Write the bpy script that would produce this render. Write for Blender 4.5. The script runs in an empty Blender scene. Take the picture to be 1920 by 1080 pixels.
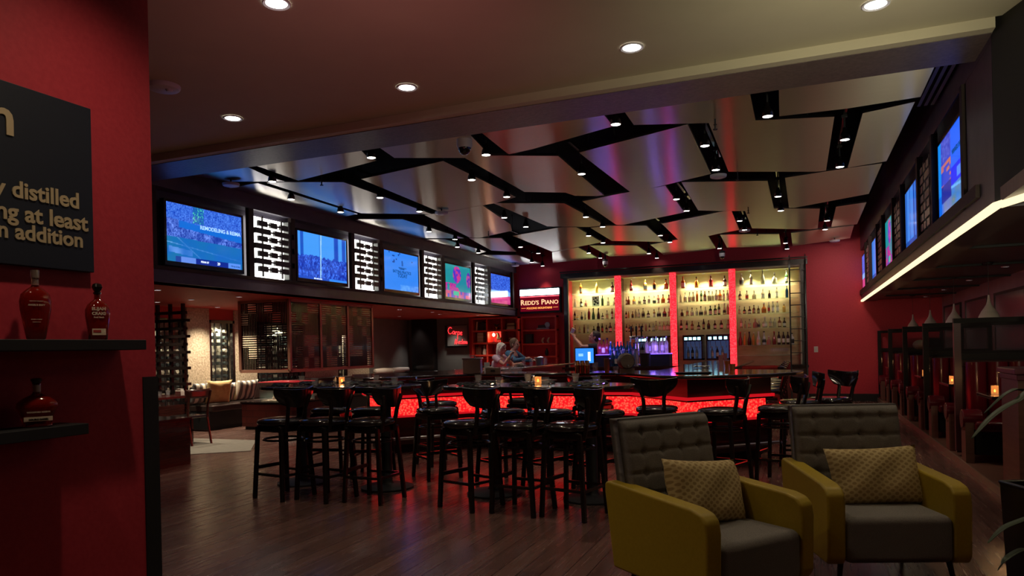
import bpy, math, random
from math import sin, cos, pi, atan, sqrt, radians
from mathutils import Vector, Matrix
rnd = random.Random(11)
SC = bpy.context.scene
COL = SC.collection

# ---------------------------------------------------------------- camera
FPX = 1350.0; PH = math.atan(543/1350); CS = sin(PH); CC = cos(PH); ROLL = .0225; EYE = 1.40
cam = bpy.data.cameras.new('camera'); camo = bpy.data.objects.new('camera', cam); COL.objects.link(camo)
cam.sensor_fit = 'HORIZONTAL'; cam.sensor_width = 36; cam.lens = 36*FPX/1920
cam.shift_x = -2.6/1920; cam.shift_y = 115/1920
fwd = Vector((-CS, CC, 0)); rgt = Vector((CC, CS, 0)); up = Vector((0, 0, 1))
r2 = rgt*cos(ROLL) - up*sin(ROLL); u2 = up*cos(ROLL) + rgt*sin(ROLL)
M = Matrix((( r2.x, u2.x, -fwd.x, 0), (r2.y, u2.y, -fwd.y, 0), (r2.z, u2.z, -fwd.z, EYE), (0, 0, 0, 1)))
camo.matrix_world = M
cam.clip_start = .05
SC.camera = camo

def ray(x, y):
    dx = x-960; dy = y-540
    xp = 960+cos(ROLL)*dx-sin(ROLL)*dy; yp = 540+sin(ROLL)*dx+cos(ROLL)*dy
    a = (xp-960)/FPX; b = (655-yp)/FPX
    return (a*CC-CS, a*CS+CC, b)
def at(x, y, X=None, Y=None, Z=None):
    """point of the room seen at pixel x, y of the 1920x1080 photo, on a known world plane"""
    r = ray(x, y)
    d = X/r[0] if X is not None else Y/r[1] if Y is not None else (Z-EYE)/r[2]
    return Vector((r[0]*d, r[1]*d, r[2]*d+EYE))

# ---------------------------------------------------------------- materials
def mat(name, col, rough=.5, metal=0., emit=None, es=0., trans=0., coat=0., alpha=1., ior=1.45, spec=.5):
    m = bpy.data.materials.new(name); m.use_nodes = True
    b = m.node_tree.nodes['Principled BSDF']
    b.inputs['Base Color'].default_value = (*col, 1); b.inputs['Roughness'].default_value = rough
    b.inputs['Metallic'].default_value = metal; b.inputs['IOR'].default_value = ior
    b.inputs['Specular IOR Level'].default_value = spec
    if emit: b.inputs['Emission Color'].default_value = (*emit, 1); b.inputs['Emission Strength'].default_value = es
    if trans: b.inputs['Transmission Weight'].default_value = trans
    if coat: b.inputs['Coat Weight'].default_value = coat; b.inputs['Coat Roughness'].default_value = .08
    if alpha < 1: b.inputs['Alpha'].default_value = alpha
    return m
def nodes(m): return m.node_tree.nodes, m.node_tree.links, m.node_tree.nodes['Principled BSDF']
def noise_mat(name, c1, c2, scale=(5, 5, 5), rough=.6, metal=0, bump=0., detail=6, bscale=None, nscale=1., r2_=None, coat=0, lo=.3, hi=.7, spec=.5):
    m = mat(name, c1, rough, metal, coat=coat, spec=spec); n, l, b = nodes(m)
    tc = n.new('ShaderNodeTexCoord'); mp = n.new('ShaderNodeMapping'); mp.inputs['Scale'].default_value = scale
    nz = n.new('ShaderNodeTexNoise'); nz.inputs['Scale'].default_value = nscale; nz.inputs['Detail'].default_value = detail
    cr = n.new('ShaderNodeValToRGB'); cr.color_ramp.elements[0].color = (*c1, 1); cr.color_ramp.elements[1].color = (*c2, 1)
    cr.color_ramp.elements[0].position = lo; cr.color_ramp.elements[1].position = hi
    l.new(tc.outputs['Object'], mp.inputs['Vector']); l.new(mp.outputs['Vector'], nz.inputs['Vector'])
    l.new(nz.outputs['Fac'], cr.inputs['Fac']); l.new(cr.outputs['Color'], b.inputs['Base Color'])
    if bump:
        bp = n.new('ShaderNodeBump'); bp.inputs['Strength'].default_value = bump; bp.inputs['Distance'].default_value = .01
        l.new(nz.outputs['Fac'], bp.inputs['Height']); l.new(bp.outputs['Normal'], b.inputs['Normal'])
    return m
def emis(name, col, s):
    m = bpy.data.materials.new(name); m.use_nodes = True; n = m.node_tree.nodes; l = m.node_tree.links
    n.remove(n['Principled BSDF']); e = n.new('ShaderNodeEmission'); e.inputs['Color'].default_value = (*col, 1)
    e.inputs['Strength'].default_value = s; l.new(e.outputs[0], n['Material Output'].inputs[0]); return m

K = {}
K['red_wall'] = noise_mat('red_wall', (.38, .026, .042), (.44, .034, .050), (40, 40, 40), .55, bump=.08, spec=.3)
K['red_back'] = noise_mat('red_back', (.50, .030, .050), (.56, .040, .060), (30, 30, 30), .5, bump=.05, spec=.3)
K['red_soffit'] = mat('red_soffit', (.46, .045, .035), .6)
K['red_shelf'] = mat('red_shelf', (.50, .035, .022), .45)
K['black'] = mat('black', (.006, .006, .007), .6)
K['plenum'] = mat('plenum', (.004, .004, .005), .9, spec=.1)
K['divider'] = mat('divider_black', (.010, .008, .008), .55, spec=.2)
K['black_gloss'] = mat('black_gloss', (.008, .006, .006), .18, coat=.3)
K['black_wood'] = noise_mat('black_wood', (.007, .005, .005), (.016, .010, .009), (3, 3, 60), .26, coat=.25)
K['seat'] = mat('seat', (.016, .013, .014), .16, coat=.8)
K['table'] = noise_mat('table', (.012, .010, .010), (.02, .016, .015), (2, 30, 2), .16, coat=.5)
K['ceil'] = noise_mat('ceil', (.50, .45, .34), (.53, .48, .36), (3, 3, 3), .8)
K['beam'] = noise_mat('beam', (.095, .075, .075), (.15, .12, .115), (10, 10, 10), .42, bump=.25, nscale=3)
K['slate'] = noise_mat('slate', (.055, .05, .07), (.085, .075, .10), (6, 6, 6), .38, bump=.15)
K['frame_brown'] = mat('frame_brown', (.045, .03, .027), .65, spec=.25)
K['column_dark'] = mat('column_dark', (.018, .016, .014), .7)
K['gray_wall'] = noise_mat('gray_wall', (.14, .13, .125), (.17, .16, .15), (3, 3, 3), .7)
K['purple_wood'] = noise_mat('purple_wood', (.045, .028, .03), (.085, .055, .055), (.6, 40, 5), .35)
K['darkwood'] = noise_mat('darkwood', (.030, .009, .008), (.055, .015, .012), (2, 2, 30), .22, coat=.4)
K['bar_wood'] = noise_mat('bar_wood', (.06, .010, .010), (.10, .016, .014), (1.5, 1.5, 30), .28, coat=.25)
K['bar_top'] = noise_mat('bar_top', (.020, .014, .012), (.035, .024, .02), (6, 6, 6), .10, coat=.6)
K['glass'] = mat('glass', (.25, .35, .3), .05, alpha=.07)
K['shelf_glass'] = mat('shelf_glass', (.42, .66, .44), .12, alpha=.27)
K['clear'] = mat('clear', (.8, .82, .85), .04, alpha=.09, coat=.6)
K['pane'] = mat('pane', (.05, .045, .05), .05, alpha=.09)
K['white_lit'] = emis('white_lit', (1, .96, .90), 5)
K['strip_lit'] = emis('strip_lit', (1, .80, .46), 1.5)
K['lens'] = emis('lens', (1, .95, .85), 14)
K['lens_dim'] = emis('lens_dim', (1, .93, .85), 3)
K['chrome'] = mat('chrome', (.6, .6, .62), .2, 1.)
K['steel'] = mat('steel', (.42, .40, .42), .3, 1.)
K['dome_white'] = mat('dome_white', (.7, .7, .72), .35)
K['white_plastic'] = mat('white_plastic', (.55, .53, .58), .45)
K['yellow'] = noise_mat('yellow', (.36, .25, .013), (.40, .28, .017), (60, 60, 60), .5, bump=.04)
K['grayfab'] = noise_mat('grayfab', (.125, .114, .106), (.235, .215, .198), (300, 300, 300), .9, bump=.3, detail=2)
K['brushed'] = noise_mat('brushed', (.72, .67, .60), (.80, .75, .68), (2.0, 240, 2), .31, 1., bump=.08, detail=3)
_n, _l, _b = nodes(K['brushed']); _c = _n.new('ShaderNodeCombineXYZ'); _c.inputs[1].default_value = 1.; _l.new(_c.outputs[0], _b.inputs['Tangent']); _b.inputs['Anisotropic'].default_value = 1.
K['panel_edge'] = mat('panel_edge', (.35, .34, .33), .4, .6)
K['red_leather'] = mat('red_leather', (.10, .004, .010), .22, coat=.2)
K['booth_wood'] = noise_mat('booth_wood', (.13, .055, .04), (.19, .085, .06), (3, 3, 25), .4)
K['stone'] = noise_mat('stone', (.30, .24, .17), (.62, .52, .40), (14, 14, 14), .9, bump=1.0, detail=8, nscale=2)
K['cream_lamp'] = noise_mat('cream_lamp', (.55, .48, .42), (.68, .60, .52), (2, 2, 60), .35)
K['tile_gold'] = noise_mat('tile_gold', (.40, .33, .18), (.53, .45, .27), (3, 3, 10), .5, bump=.1)
K['copper'] = mat('copper', (.55, .25, .10), .22, 1.)
K['barrel'] = noise_mat('barrel', (.12, .085, .06), (.20, .15, .11), (4, 4, 40), .6)
K['navy_board'] = mat('navy_board', (.008, .011, .022), .45)
K['gold_text'] = mat('gold_text', (.42, .33, .20), .5)
K['skin'] = mat('skin', (.55, .30, .21), .5)
K['paper'] = mat('paper', (.6, .58, .55), .7)
K['cord'] = mat('cord', (.02, .015, .015), .6)
K['candle'] = emis('candle', (1, .45, .12), 9)
K['candle_glass'] = mat('candle_glass', (.75, .45, .22), .1, trans=.8, emit=(1, .42, .12), es=.25)
K['purple_led'] = emis('purple_led', (.16, .08, 1), 3)
K['cyan_led'] = emis('cyan_led', (.35, .85, 1), 4)
K['blue_screen'] = emis('blue_screen', (.03, .22, .8), 1.4)
K['neon_red'] = emis('neon_red', (1, .025, .03), 3.5)
K['leaf'] = mat('leaf', (.05, .085, .045), .45)
K['off_white'] = mat('off_white', (.65, .6, .55), .6)

def planks():
    m = mat('floor_wood', (.1, .05, .04), .3); n, l, b = nodes(m)
    tc = n.new('ShaderNodeTexCoord'); mp = n.new('ShaderNodeMapping'); mp.inputs['Rotation'].default_value = (0, 0, pi/2)
    br = n.new('ShaderNodeTexBrick'); br.inputs['Scale'].default_value = 1; br.inputs['Brick Width'].default_value = 1.25
    br.inputs['Row Height'].default_value = .14; br.inputs['Mortar Size'].default_value = .003; br.offset = .37
    br.inputs['Color1'].default_value = (.085, .046, .040, 1); br.inputs['Color2'].default_value = (.150, .083, .070, 1); br.inputs['Mortar'].default_value = (.02, .01, .01, 1)
    nz = n.new('ShaderNodeTexNoise'); mp2 = n.new('ShaderNodeMapping'); mp2.inputs['Scale'].default_value = (1.2, 26, 1)
    nz.inputs['Scale'].default_value = 1.4; nz.inputs['Detail'].default_value = 8
    mx = n.new('ShaderNodeMix'); mx.data_type = 'RGBA'; mx.blend_type = 'MULTIPLY'; mx.inputs[0].default_value = .75
    cr = n.new('ShaderNodeValToRGB'); cr.color_ramp.elements[0].color = (.45, .42, .4, 1); cr.color_ramp.elements[1].color = (1.25, 1.2, 1.15, 1)
    l.new(tc.outputs['Object'], mp.inputs[0]); l.new(mp.outputs[0], br.inputs['Vector'])
    l.new(mp.outputs[0], mp2.inputs[0]); l.new(mp2.outputs[0], nz.inputs['Vector']); l.new(nz.outputs['Fac'], cr.inputs[0])
    l.new(br.outputs['Color'], mx.inputs[6]); l.new(cr.outputs[0], mx.inputs[7]); l.new(mx.outputs[2], b.inputs['Base Color'])
    rr = n.new('ShaderNodeMapRange'); rr.inputs[3].default_value = .15; rr.inputs[4].default_value = .36
    l.new(nz.outputs['Fac'], rr.inputs[0]); l.new(rr.outputs[0], b.inputs['Roughness'])
    bp = n.new('ShaderNodeBump'); bp.inputs['Strength'].default_value = .25; bp.inputs['Distance'].default_value = .004
    l.new(nz.outputs['Fac'], bp.inputs['Height']); l.new(bp.outputs[0], b.inputs['Normal'])
    return m
K['floor'] = planks()

def crackle(name, cdark, cbright, s, scale):
    m = bpy.data.materials.new(name); m.use_nodes = True; n = m.node_tree.nodes; l = m.node_tree.links
    n.remove(n['Principled BSDF']); e = n.new('ShaderNodeEmission')
    tc = n.new('ShaderNodeTexCoord'); v = n.new('ShaderNodeTexVoronoi'); v.inputs['Scale'].default_value = scale
    v.feature = 'F1'
    cr = n.new('ShaderNodeValToRGB'); cr.color_ramp.elements[0].color = (*cbright, 1); cr.color_ramp.elements[0].position = .12
    cr.color_ramp.elements[1].color = (*cdark, 1); cr.color_ramp.elements[1].position = .62
    l.new(tc.outputs['Object'], v.inputs['Vector']); l.new(v.outputs['Distance'], cr.inputs[0]); l.new(cr.outputs[0], e.inputs[0])
    e.inputs['Strength'].default_value = s; l.new(e.outputs[0], n['Material Output'].inputs[0]); return m
K['glow_band'] = crackle('glow_band', (.45, .003, .005), (1, .05, .028), 3.2, 34)
K['glow_col'] = crackle('glow_col', (.5, .010, .016), (1, .035, .042), 3.4, 30)
K['painted_moulding_glow'] = emis('painted_moulding_glow', (1, .012, .022), .55)  # the band's red light on the wood mouldings, put in as emission

def pattern_cushion():
    m = mat('cushion_pattern', (.4, .3, .12), .8); n, l, b = nodes(m)
    tc = n.new('ShaderNodeTexCoord'); mp = n.new('ShaderNodeMapping'); mp.inputs['Scale'].default_value = (1, 0, 1.35); mp.inputs['Rotation'].default_value = (0, pi/4, 0)
    v = n.new('ShaderNodeTexVoronoi'); v.inputs['Scale'].default_value = 30; v.inputs['Randomness'].default_value = 0.0; v.feature = 'F1'
    cr = n.new('ShaderNodeValToRGB'); cr.color_ramp.elements[0].color = (.32, .22, .085, 1); cr.color_ramp.elements[0].position = .30
    cr.color_ramp.elements[1].color = (.52, .40, .19, 1); cr.color_ramp.elements[1].position = .40
    l.new(tc.outputs['Object'], mp.inputs[0]); l.new(mp.outputs[0], v.inputs['Vector']); l.new(v.outputs['Distance'], cr.inputs[0]); l.new(cr.outputs[0], b.inputs['Base Color'])
    return m
K['cushion'] = pattern_cushion()
def stripes():
    m = mat('cushion_stripe', (.4, .3, .12), .8); n, l, b = nodes(m)
    tc = n.new('ShaderNodeTexCoord'); w = n.new('ShaderNodeTexWave'); w.inputs['Scale'].default_value = 2.3; w.bands_direction = 'X'
    cr = n.new('ShaderNodeValToRGB'); cr.color_ramp.interpolation = 'CONSTANT'; cr.color_ramp.elements[0].color = (.62, .57, .48, 1)
    cr.color_ramp.elements[1].color = (.11, .10, .10, 1); cr.color_ramp.elements[1].position = .5
    l.new(tc.outputs['Object'], w.inputs['Vector']); l.new(w.outputs['Fac'], cr.inputs[0]); l.new(cr.outputs[0], b.inputs['Base Color']); return m
K['stripe'] = stripes()
def brick():
    m = mat('red_tile', (.1, .02, .02), .3); n, l, b = nodes(m)
    tc = n.new('ShaderNodeTexCoord'); mp = n.new('ShaderNodeMapping'); mp.inputs['Rotation'].default_value = (pi/2, 0, 0)
    br = n.new('ShaderNodeTexBrick'); br.inputs['Scale'].default_value = 1; br.inputs['Brick Width'].default_value = .3
    br.inputs['Row Height'].default_value = .12; br.inputs['Mortar Size'].default_value = .004
    br.inputs['Color1'].default_value = (.05, .010, .009, 1); br.inputs['Color2'].default_value = (.075, .014, .012, 1); br.inputs['Mortar'].default_value = (.02, .008, .008, 1)
    l.new(tc.outputs['Object'], mp.inputs[0]); l.new(mp.outputs[0], br.inputs['Vector']); l.new(br.outputs[0], b.inputs['Base Color']); return m
K['brick'] = brick()
def attr_emis(name, s):
    m = bpy.data.materials.new(name); m.use_nodes = True; n = m.node_tree.nodes; l = m.node_tree.links
    b = n['Principled BSDF']; b.inputs['Base Color'].default_value = (.005, .005, .006, 1); b.inputs['Roughness'].default_value = .12
    a = n.new('ShaderNodeAttribute'); a.attribute_name = 'picture'; l.new(a.outputs['Color'], b.inputs['Emission Color'])
    b.inputs['Emission Strength'].default_value = s; return m
K['tv'] = attr_emis('tv_picture', 1.0)
K['tv_dim'] = attr_emis('tv_picture_dim', .9)

# ---------------------------------------------------------------- mesh builder
class MB:
    def __init__(s): s.v = []; s.f = []; s.mi = []; s.cur = 0; s.T = None
    def add(s, vs, fs, mi=None):
        b = len(s.v)
        for p in vs:
            p = Vector(p)
            s.v.append(tuple(s.T @ p) if s.T else tuple(p))
        for k, f in enumerate(fs):
            s.f.append([i+b for i in f]); s.mi.append(s.cur if mi is None else (mi[k] if isinstance(mi, list) else mi))
        return s
    def box(s, x0, y0, z0, x1, y1, z1, mi=None):
        if x0 > x1: x0, x1 = x1, x0
        if y0 > y1: y0, y1 = y1, y0
        if z0 > z1: z0, z1 = z1, z0
        return s.add([(x0, y0, z0), (x1, y0, z0), (x1, y1, z0), (x0, y1, z0), (x0, y0, z1), (x1, y0, z1), (x1, y1, z1), (x0, y1, z1)],
                     [(0, 3, 2, 1), (4, 5, 6, 7), (0, 1, 5, 4), (1, 2, 6, 5), (2, 3, 7, 6), (3, 0, 4, 7)], mi)
    def cb(s, cx, cy, cz, sx, sy, sz, rz=0, mi=None):
        o = s.T; L = Matrix.Translation((cx, cy, cz)) @ Matrix.Rotation(rz, 4, 'Z'); s.T = (o @ L) if o else L
        s.box(-sx/2, -sy/2, -sz/2, sx/2, sy/2, sz/2, mi); s.T = o; return s
    def prism(s, poly, z0, z1, mi=None):
        a = sum(poly[i][0]*poly[(i+1) % len(poly)][1]-poly[(i+1) % len(poly)][0]*poly[i][1] for i in range(len(poly)))
        if a < 0: poly = poly[::-1]
        n = len(poly)
        vs = [(p[0], p[1], z0) for p in poly]+[(p[0], p[1], z1) for p in poly]
        fs = [tuple(range(n-1, -1, -1)), tuple(range(n, 2*n))]+[(i, (i+1) % n, n+(i+1) % n, n+i) for i in range(n)]
        return s.add(vs, fs, mi)
    def lathe(s, prof, n=16, c=(0, 0, 0), sx=1, sy=1, mi=None, cap=True, power=2):
        vs = []; fs = []; ms = []
        for (r, z, *_) in prof:
            for k in range(n):
                t = 2*pi*k/n; ct = cos(t); st = sin(t)
                if power != 2:
                    q = (abs(ct)**power+abs(st)**power)**(-1/power); ct *= q; st *= q
                vs.append((c[0]+r*ct*sx, c[1]+r*st*sy, c[2]+z))
        for j in range(len(prof)-1):
            for k in range(n):
                a = j*n+k; b = j*n+(k+1) % n; fs.append((a, b, b+n, a+n))
                ms.append(prof[j][2] if len(prof[j]) > 2 else (s.cur if mi is None else mi))
        if cap:
            fs.append(tuple(range(n-1, -1, -1))); ms.append(ms[0]); L = (len(prof)-1)*n; fs.append(tuple(range(L, L+n))); ms.append(ms[-2])
        return s.add(vs, fs, ms)
    def tube(s, pts, r, n=8, mi=None, closed=False):
        pts = [Vector(p) for p in pts]; N = len(pts); rs = r if isinstance(r, (list, tuple)) else [r]*N
        vs = []; fs = []; pu = None
        for i, p in enumerate(pts):
            if closed: d = pts[(i+1) % N]-pts[i-1]
            else: d = (pts[min(i+1, N-1)]-pts[max(i-1, 0)])
            d.normalize()
            u = (pu-d*pu.dot(d)) if pu is not None else (Vector((0, 0, 1)) if abs(d.z) < .9 else Vector((1, 0, 0))).cross(d)
            if u.length < 1e-6: u = Vector((1, 0, 0)).cross(d)
            u.normalize(); pu = u; w = d.cross(u)
            for k in range(n):
                t = 2*pi*k/n+pi/n; vs.append(p+(u*cos(t)+w*sin(t))*rs[i])
        m = N if closed else N-1
        for i in range(m):
            for k in range(n):
                a = i*n+k; b = i*n+(k+1) % n; c2 = ((i+1) % N)*n; fs.append((a, b, c2+(k+1) % n, c2+k))
        if not closed:
            fs.append(tuple(range(n-1, -1, -1))); fs.append(tuple(range((N-1)*n, N*n)))
        return s.add(vs, fs, mi)
    def bar(s, p, q, w, h, mi=None):
        """square bar from p to q"""
        p = Vector(p); q = Vector(q); d = (q-p).normalized()
        u = Vector((0, 0, 1)).cross(d) if abs(d.z) < .95 else Vector((1, 0, 0)); u = (u-d*u.dot(d)).normalized(); v = d.cross(u)
        vs = []
        for c in (p, q):
            for a, b in ((-1, -1), (1, -1), (1, 1), (-1, 1)): vs.append(c+u*a*w/2+v*b*h/2)
        return s.add(vs, [(3, 2, 1, 0), (4, 5, 6, 7), (0, 1, 5, 4), (1, 2, 6, 5), (2, 3, 7, 6), (3, 0, 4, 7)], mi)
    def ell(s, c, rx, ry, rz, n=14, m=9, mi=None):
        prof = [(max(.0001, sin(pi*j/(m-1))), -cos(pi*j/(m-1))*rz) for j in range(m)]
        return s.lathe(prof, n, c, rx, ry, mi)
    def grid(s, P, nu, nv, mi=None, close=False):
        vs = [P(u/nu, v/nv) for v in range(nv+1) for u in range(nu+1)]
        return s.add(vs, [(v*(nu+1)+u, v*(nu+1)+u+1, (v+1)*(nu+1)+u+1, (v+1)*(nu+1)+u) for v in range(nv) for u in range(nu)], mi)
    def build(s, name, ms, parent=None, smooth=True, bevel=0, seg=2, sub=0, solid=0, ang=.7):
        me = bpy.data.meshes.new(name); me.from_pydata(s.v, [], s.f); me.update()
        for m in (ms if isinstance(ms, (list, tuple)) else [ms]): me.materials.append(m)
        me.polygons.foreach_set('material_index', s.mi)
        if smooth: me.shade_smooth(); me.set_sharp_from_angle(angle=ang)
        o = bpy.data.objects.new(name, me); COL.objects.link(o)
        if parent: o.parent = parent
        if solid: md = o.modifiers.new('t', 'SOLIDIFY'); md.thickness = solid; md.offset = 0
        if bevel: md = o.modifiers.new('b', 'BEVEL'); md.width = bevel; md.segments = seg; md.limit_method = 'ANGLE'; md.harden_normals = True
        if sub: md = o.modifiers.new('s', 'SUBSURF'); md.levels = sub; md.render_levels = sub
        return o

GM = 6.0
def tag(o, label, cat, group=None, kind=None):
    o['label'] = label; o['category'] = cat
    if group: o['group'] = group
    if kind: o['kind'] = kind
    return o
def thing(name, label, cat, loc=(0, 0, 0), rz=0, group=None):
    o = bpy.data.objects.new(name, None); COL.objects.link(o); o.location = loc; o.rotation_euler = (0, 0, rz); o.empty_display_size = .1
    return tag(o, label, cat, group)
def struct(name, mb, m, **k):
    o = mb.build(name, m, **k); o['kind'] = 'structure'; return o
def kids(o): return [c for c in bpy.data.objects if c.parent == o]
def copy_tree(o, loc=None, rz=None, label=None, parent=None, ch=None):
    c = o.copy(); COL.objects.link(c)
    if parent is not None: c.parent = parent
    if loc is not None: c.location = loc
    if rz is not None: c.rotation_euler = (0, 0, rz)
    if label: c['label'] = label
    for k in (CH(o) if ch is None else ch): copy_tree(k, parent=c)
    return c
def CH(o): return list(o.children)
def text_mb(s, width=None, size=.1, ext=.004, bold=0., align='LEFT'):
    cu = bpy.data.curves.new('t', 'FONT'); cu.body = s; cu.size = size; cu.extrude = ext; cu.offset = bold; cu.resolution_u = 3
    ob = bpy.data.objects.new('t', cu); me = bpy.data.meshes.new_from_object(ob)
    vs = [Vector(v.co) for v in me.vertices]; fs = [tuple(p.vertices) for p in me.polygons]
    x0 = min(v.x for v in vs); x1 = max(v.x for v in vs)
    k = (width/(x1-x0)) if width else 1
    vs = [Vector(((v.x-x0-(0 if align == 'LEFT' else (x1-x0)/2))*k, v.y*(k if width else 1), v.z)) for v in vs]
    bpy.data.objects.remove(ob); bpy.data.curves.remove(cu); bpy.data.meshes.remove(me)
    return vs, fs
def put_text(s, origin, ux, uy, m, parent, name='lettering', **k):
    """text whose reading direction is ux and whose up is uy"""
    vs, fs = text_mb(s, **k); ux = Vector(ux).normalized(); uy = Vector(uy).normalized(); uz = ux.cross(uy); o = Vector(origin)
    b = MB(); b.add([o+ux*v.x+uy*v.y+uz*v.z for v in vs], fs); return b.build(name, m, parent, smooth=False)
def spot(loc, power, col=(1, .85, .65), size=1.1, blend=.6, rad=.04, aim=None):
    l = bpy.data.lights.new('lamp_or_fill_light', 'SPOT'); l.energy = power*GM; l.color = col; l.spot_size = size; l.spot_blend = blend; l.shadow_soft_size = rad
    o = bpy.data.objects.new('lamp_or_fill_light', l); COL.objects.link(o); o.location = loc
    if aim is not None:
        d = Vector(aim)-Vector(loc); o.rotation_euler = d.to_track_quat('-Z', 'Y').to_euler()
    return o
def point(loc, power, col, rad=.03):
    l = bpy.data.lights.new('glow_light', 'POINT'); l.energy = power*3; l.color = col; l.shadow_soft_size = rad
    o = bpy.data.objects.new('glow_light', l); COL.objects.link(o); o.location = loc; return o
ORD = ['first', 'second', 'third', 'fourth', 'fifth', 'sixth', 'seventh', 'eighth', 'ninth', 'tenth', 'eleventh', 'twelfth', 'thirteenth', 'fourteenth', 'fifteenth', 'sixteenth', 'seventeenth', 'eighteenth', 'nineteenth', 'twentieth']
def wb(root):
    """mesh builder that takes room coordinates and stores them in ROOT's own frame"""
    b = MB(); b.T = (Matrix.Translation(root.location) @ Matrix.Rotation(root.rotation_euler.z, 4, 'Z')).inverted(); return b
def B(): return MB()
BY = 18.8
# ---------------------------------------------------------------- room shell
struct('floor', B().box(-14, -2.5, -.1, 5, 19.6, 0), K['floor'], smooth=False)
struct('ceiling_front', B().box(-10, -2.5, 3.66, 5, 5.97, 4.4), K['ceil'], smooth=False)
struct('trim_1', B().box(-10, 5.97, 3.585, 1.30, 6.06, 4.4), K['ceil'], smooth=False)
struct('ceiling_beam', B().box(-10, 6.06, 3.58, 1.30, 6.62, 4.4), K['beam'], smooth=False)
struct('ceiling_plenum', B().box(-7.6, 6.62, 4.3, 1.5, 19.4, 4.4), K['plenum'], smooth=False)
w = B()
w.box(-8.93, BY, 0, -5.93, BY+.6, 4.4); w.box(.0, BY, 0, 5, BY+.6, 4.4); w.box(-5.93, BY, 3.34, .0, BY+.6, 4.4); w.box(-5.93, BY, 0, .0, BY+.6, .8)
struct('wall_back', w, K['red_back'], smooth=False)
struct('wall_back_recess', B().box(-5.93, BY+.42, .8, 0, BY+.6, 3.34), K['tile_gold'], smooth=False)
struct('wall_back_gray', B().box(-14, BY, 0, -8.93, BY+.6, 4.4), K['gray_wall'], smooth=False)
struct('wall_left_red', B().box(-3.47, -2.5, 0, -3.17, 2.82, 3.66), K['red_wall'], smooth=False)
struct('trim_2', B().box(-3.48, 2.735, 0, -3.163, 2.826, 1.30), K['black'], smooth=False)
struct('wall_behind', B().box(-14, -2.7, 0, 5, -2.5, 4.4), K['red_wall'], smooth=False)
struct('baseboard_back', B().box(0.0, BY-.03, 0, 1.62, BY, .17), K['black'], smooth=False)
# left dining alcove
struct('ceiling_left', B().box(-14, 3.2, 2.34, -7.44, BY, 2.44), K['red_soffit'], smooth=False)
struct('wall_left', B().box(-11.3, 3.2, 0, -11.12, BY, 2.34), K['column_dark'], smooth=False)
# right booths
struct('ceiling_right', B().box(1.32, 1.0, 2.37, 5, BY, 2.47), K['purple_wood'], smooth=False)
for k, y in enumerate((17.2, 15.1, 13.0, 10.9, 8.8, 6.7)):
    struct('trim_%d' % (k+3), B().box(1.36, y-.035, 2.345, 2.95, y+.035, 2.369), K['black'], smooth=False)
struct('wall_right', B().box(2.95, 1.0, 0, 3.15, BY, 2.37), noise_mat('lilac_wall', (.24, .15, .18), (.30, .20, .23), (3, 3, 3), .35), smooth=False)
struct('trim_9', B().box(1.60, 7.3, 0, 2.95, BY, .06), K['booth_wood'], smooth=False)
struct('trim_10', B().box(1.585, 7.3, 0, 1.60, BY, .075), mat('threshold', (.30, .20, .16), .3, .3), smooth=False)
# fascias with the screens: lower board, recess, upper board
def fascia(name, X, s, y0, y1, m):
    """s = +1 faces +X (left side of the hall), -1 faces -X"""
    b = B(); D = .32*s
    b.box(X-D, y0, 2.34, X, y1, 2.50); b.box(X-D, y0, 3.54, X, y1, 4.4); b.box(X-D, y0, 2.50, X-D*.6, y1, 3.54)
    struct(name, b, m, smooth=False)
fascia('wall_fascia_left', -7.42, 1, 5.9, BY, K['slate'])
fascia('wall_fascia_right', 1.30, -1, 6.1, BY, K['slate'])
struct('wall_fill_right', B().box(1.302, 6.11, 2.50, 1.6, 6.99, 3.54), K['slate'], smooth=False)
# brown ledge under the right screens, and cove strip along the bottom edge
struct('trim_11', B().box(1.27, 6.55, 2.50, 1.30, BY, 2.60), K['frame_brown'], smooth=False)
struct('trim_12', B().box(-7.42, 6.2, 2.50, -7.40, BY, 2.545), K['frame_brown'], smooth=False)
cs = thing('cove_light', 'long warm glowing light strip along the lower edge of the right soffit', 'light strip', (1.3, 6.1, 2.34))
b = wb(cs); b.box(1.285, 6.09, 2.335, 1.335, 18.79, 2.375); b.build('strip', K['strip_lit'], cs, smooth=False)
dr = Vector((.32, -.947, 0)); c0 = Vector((1.30, 6.09, 0))
b = wb(cs); L = 3.2; nn = Vector((.947, .32, 0))
p = [c0+dr*0-nn*.015, c0+dr*L-nn*.015, c0+dr*L+nn*.05, c0+nn*.05]; b.prism([(q.x, q.y) for q in p], 2.335, 2.375); b.build('strip', K['strip_lit'], cs, smooth=False)
p = [c0, c0+dr*L, c0+dr*L+Vector((3, 0, 0)), c0+Vector((3, 0, 0))]
struct('wall_right_front', B().prism([(q.x, q.y) for q in p], 2.38, 4.4), K['column_dark'], smooth=False)
struct('wall_far_right', B().box(4.9, -2.5, 0, 5, 6.2, 3.66), K['column_dark'], smooth=False)

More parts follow.
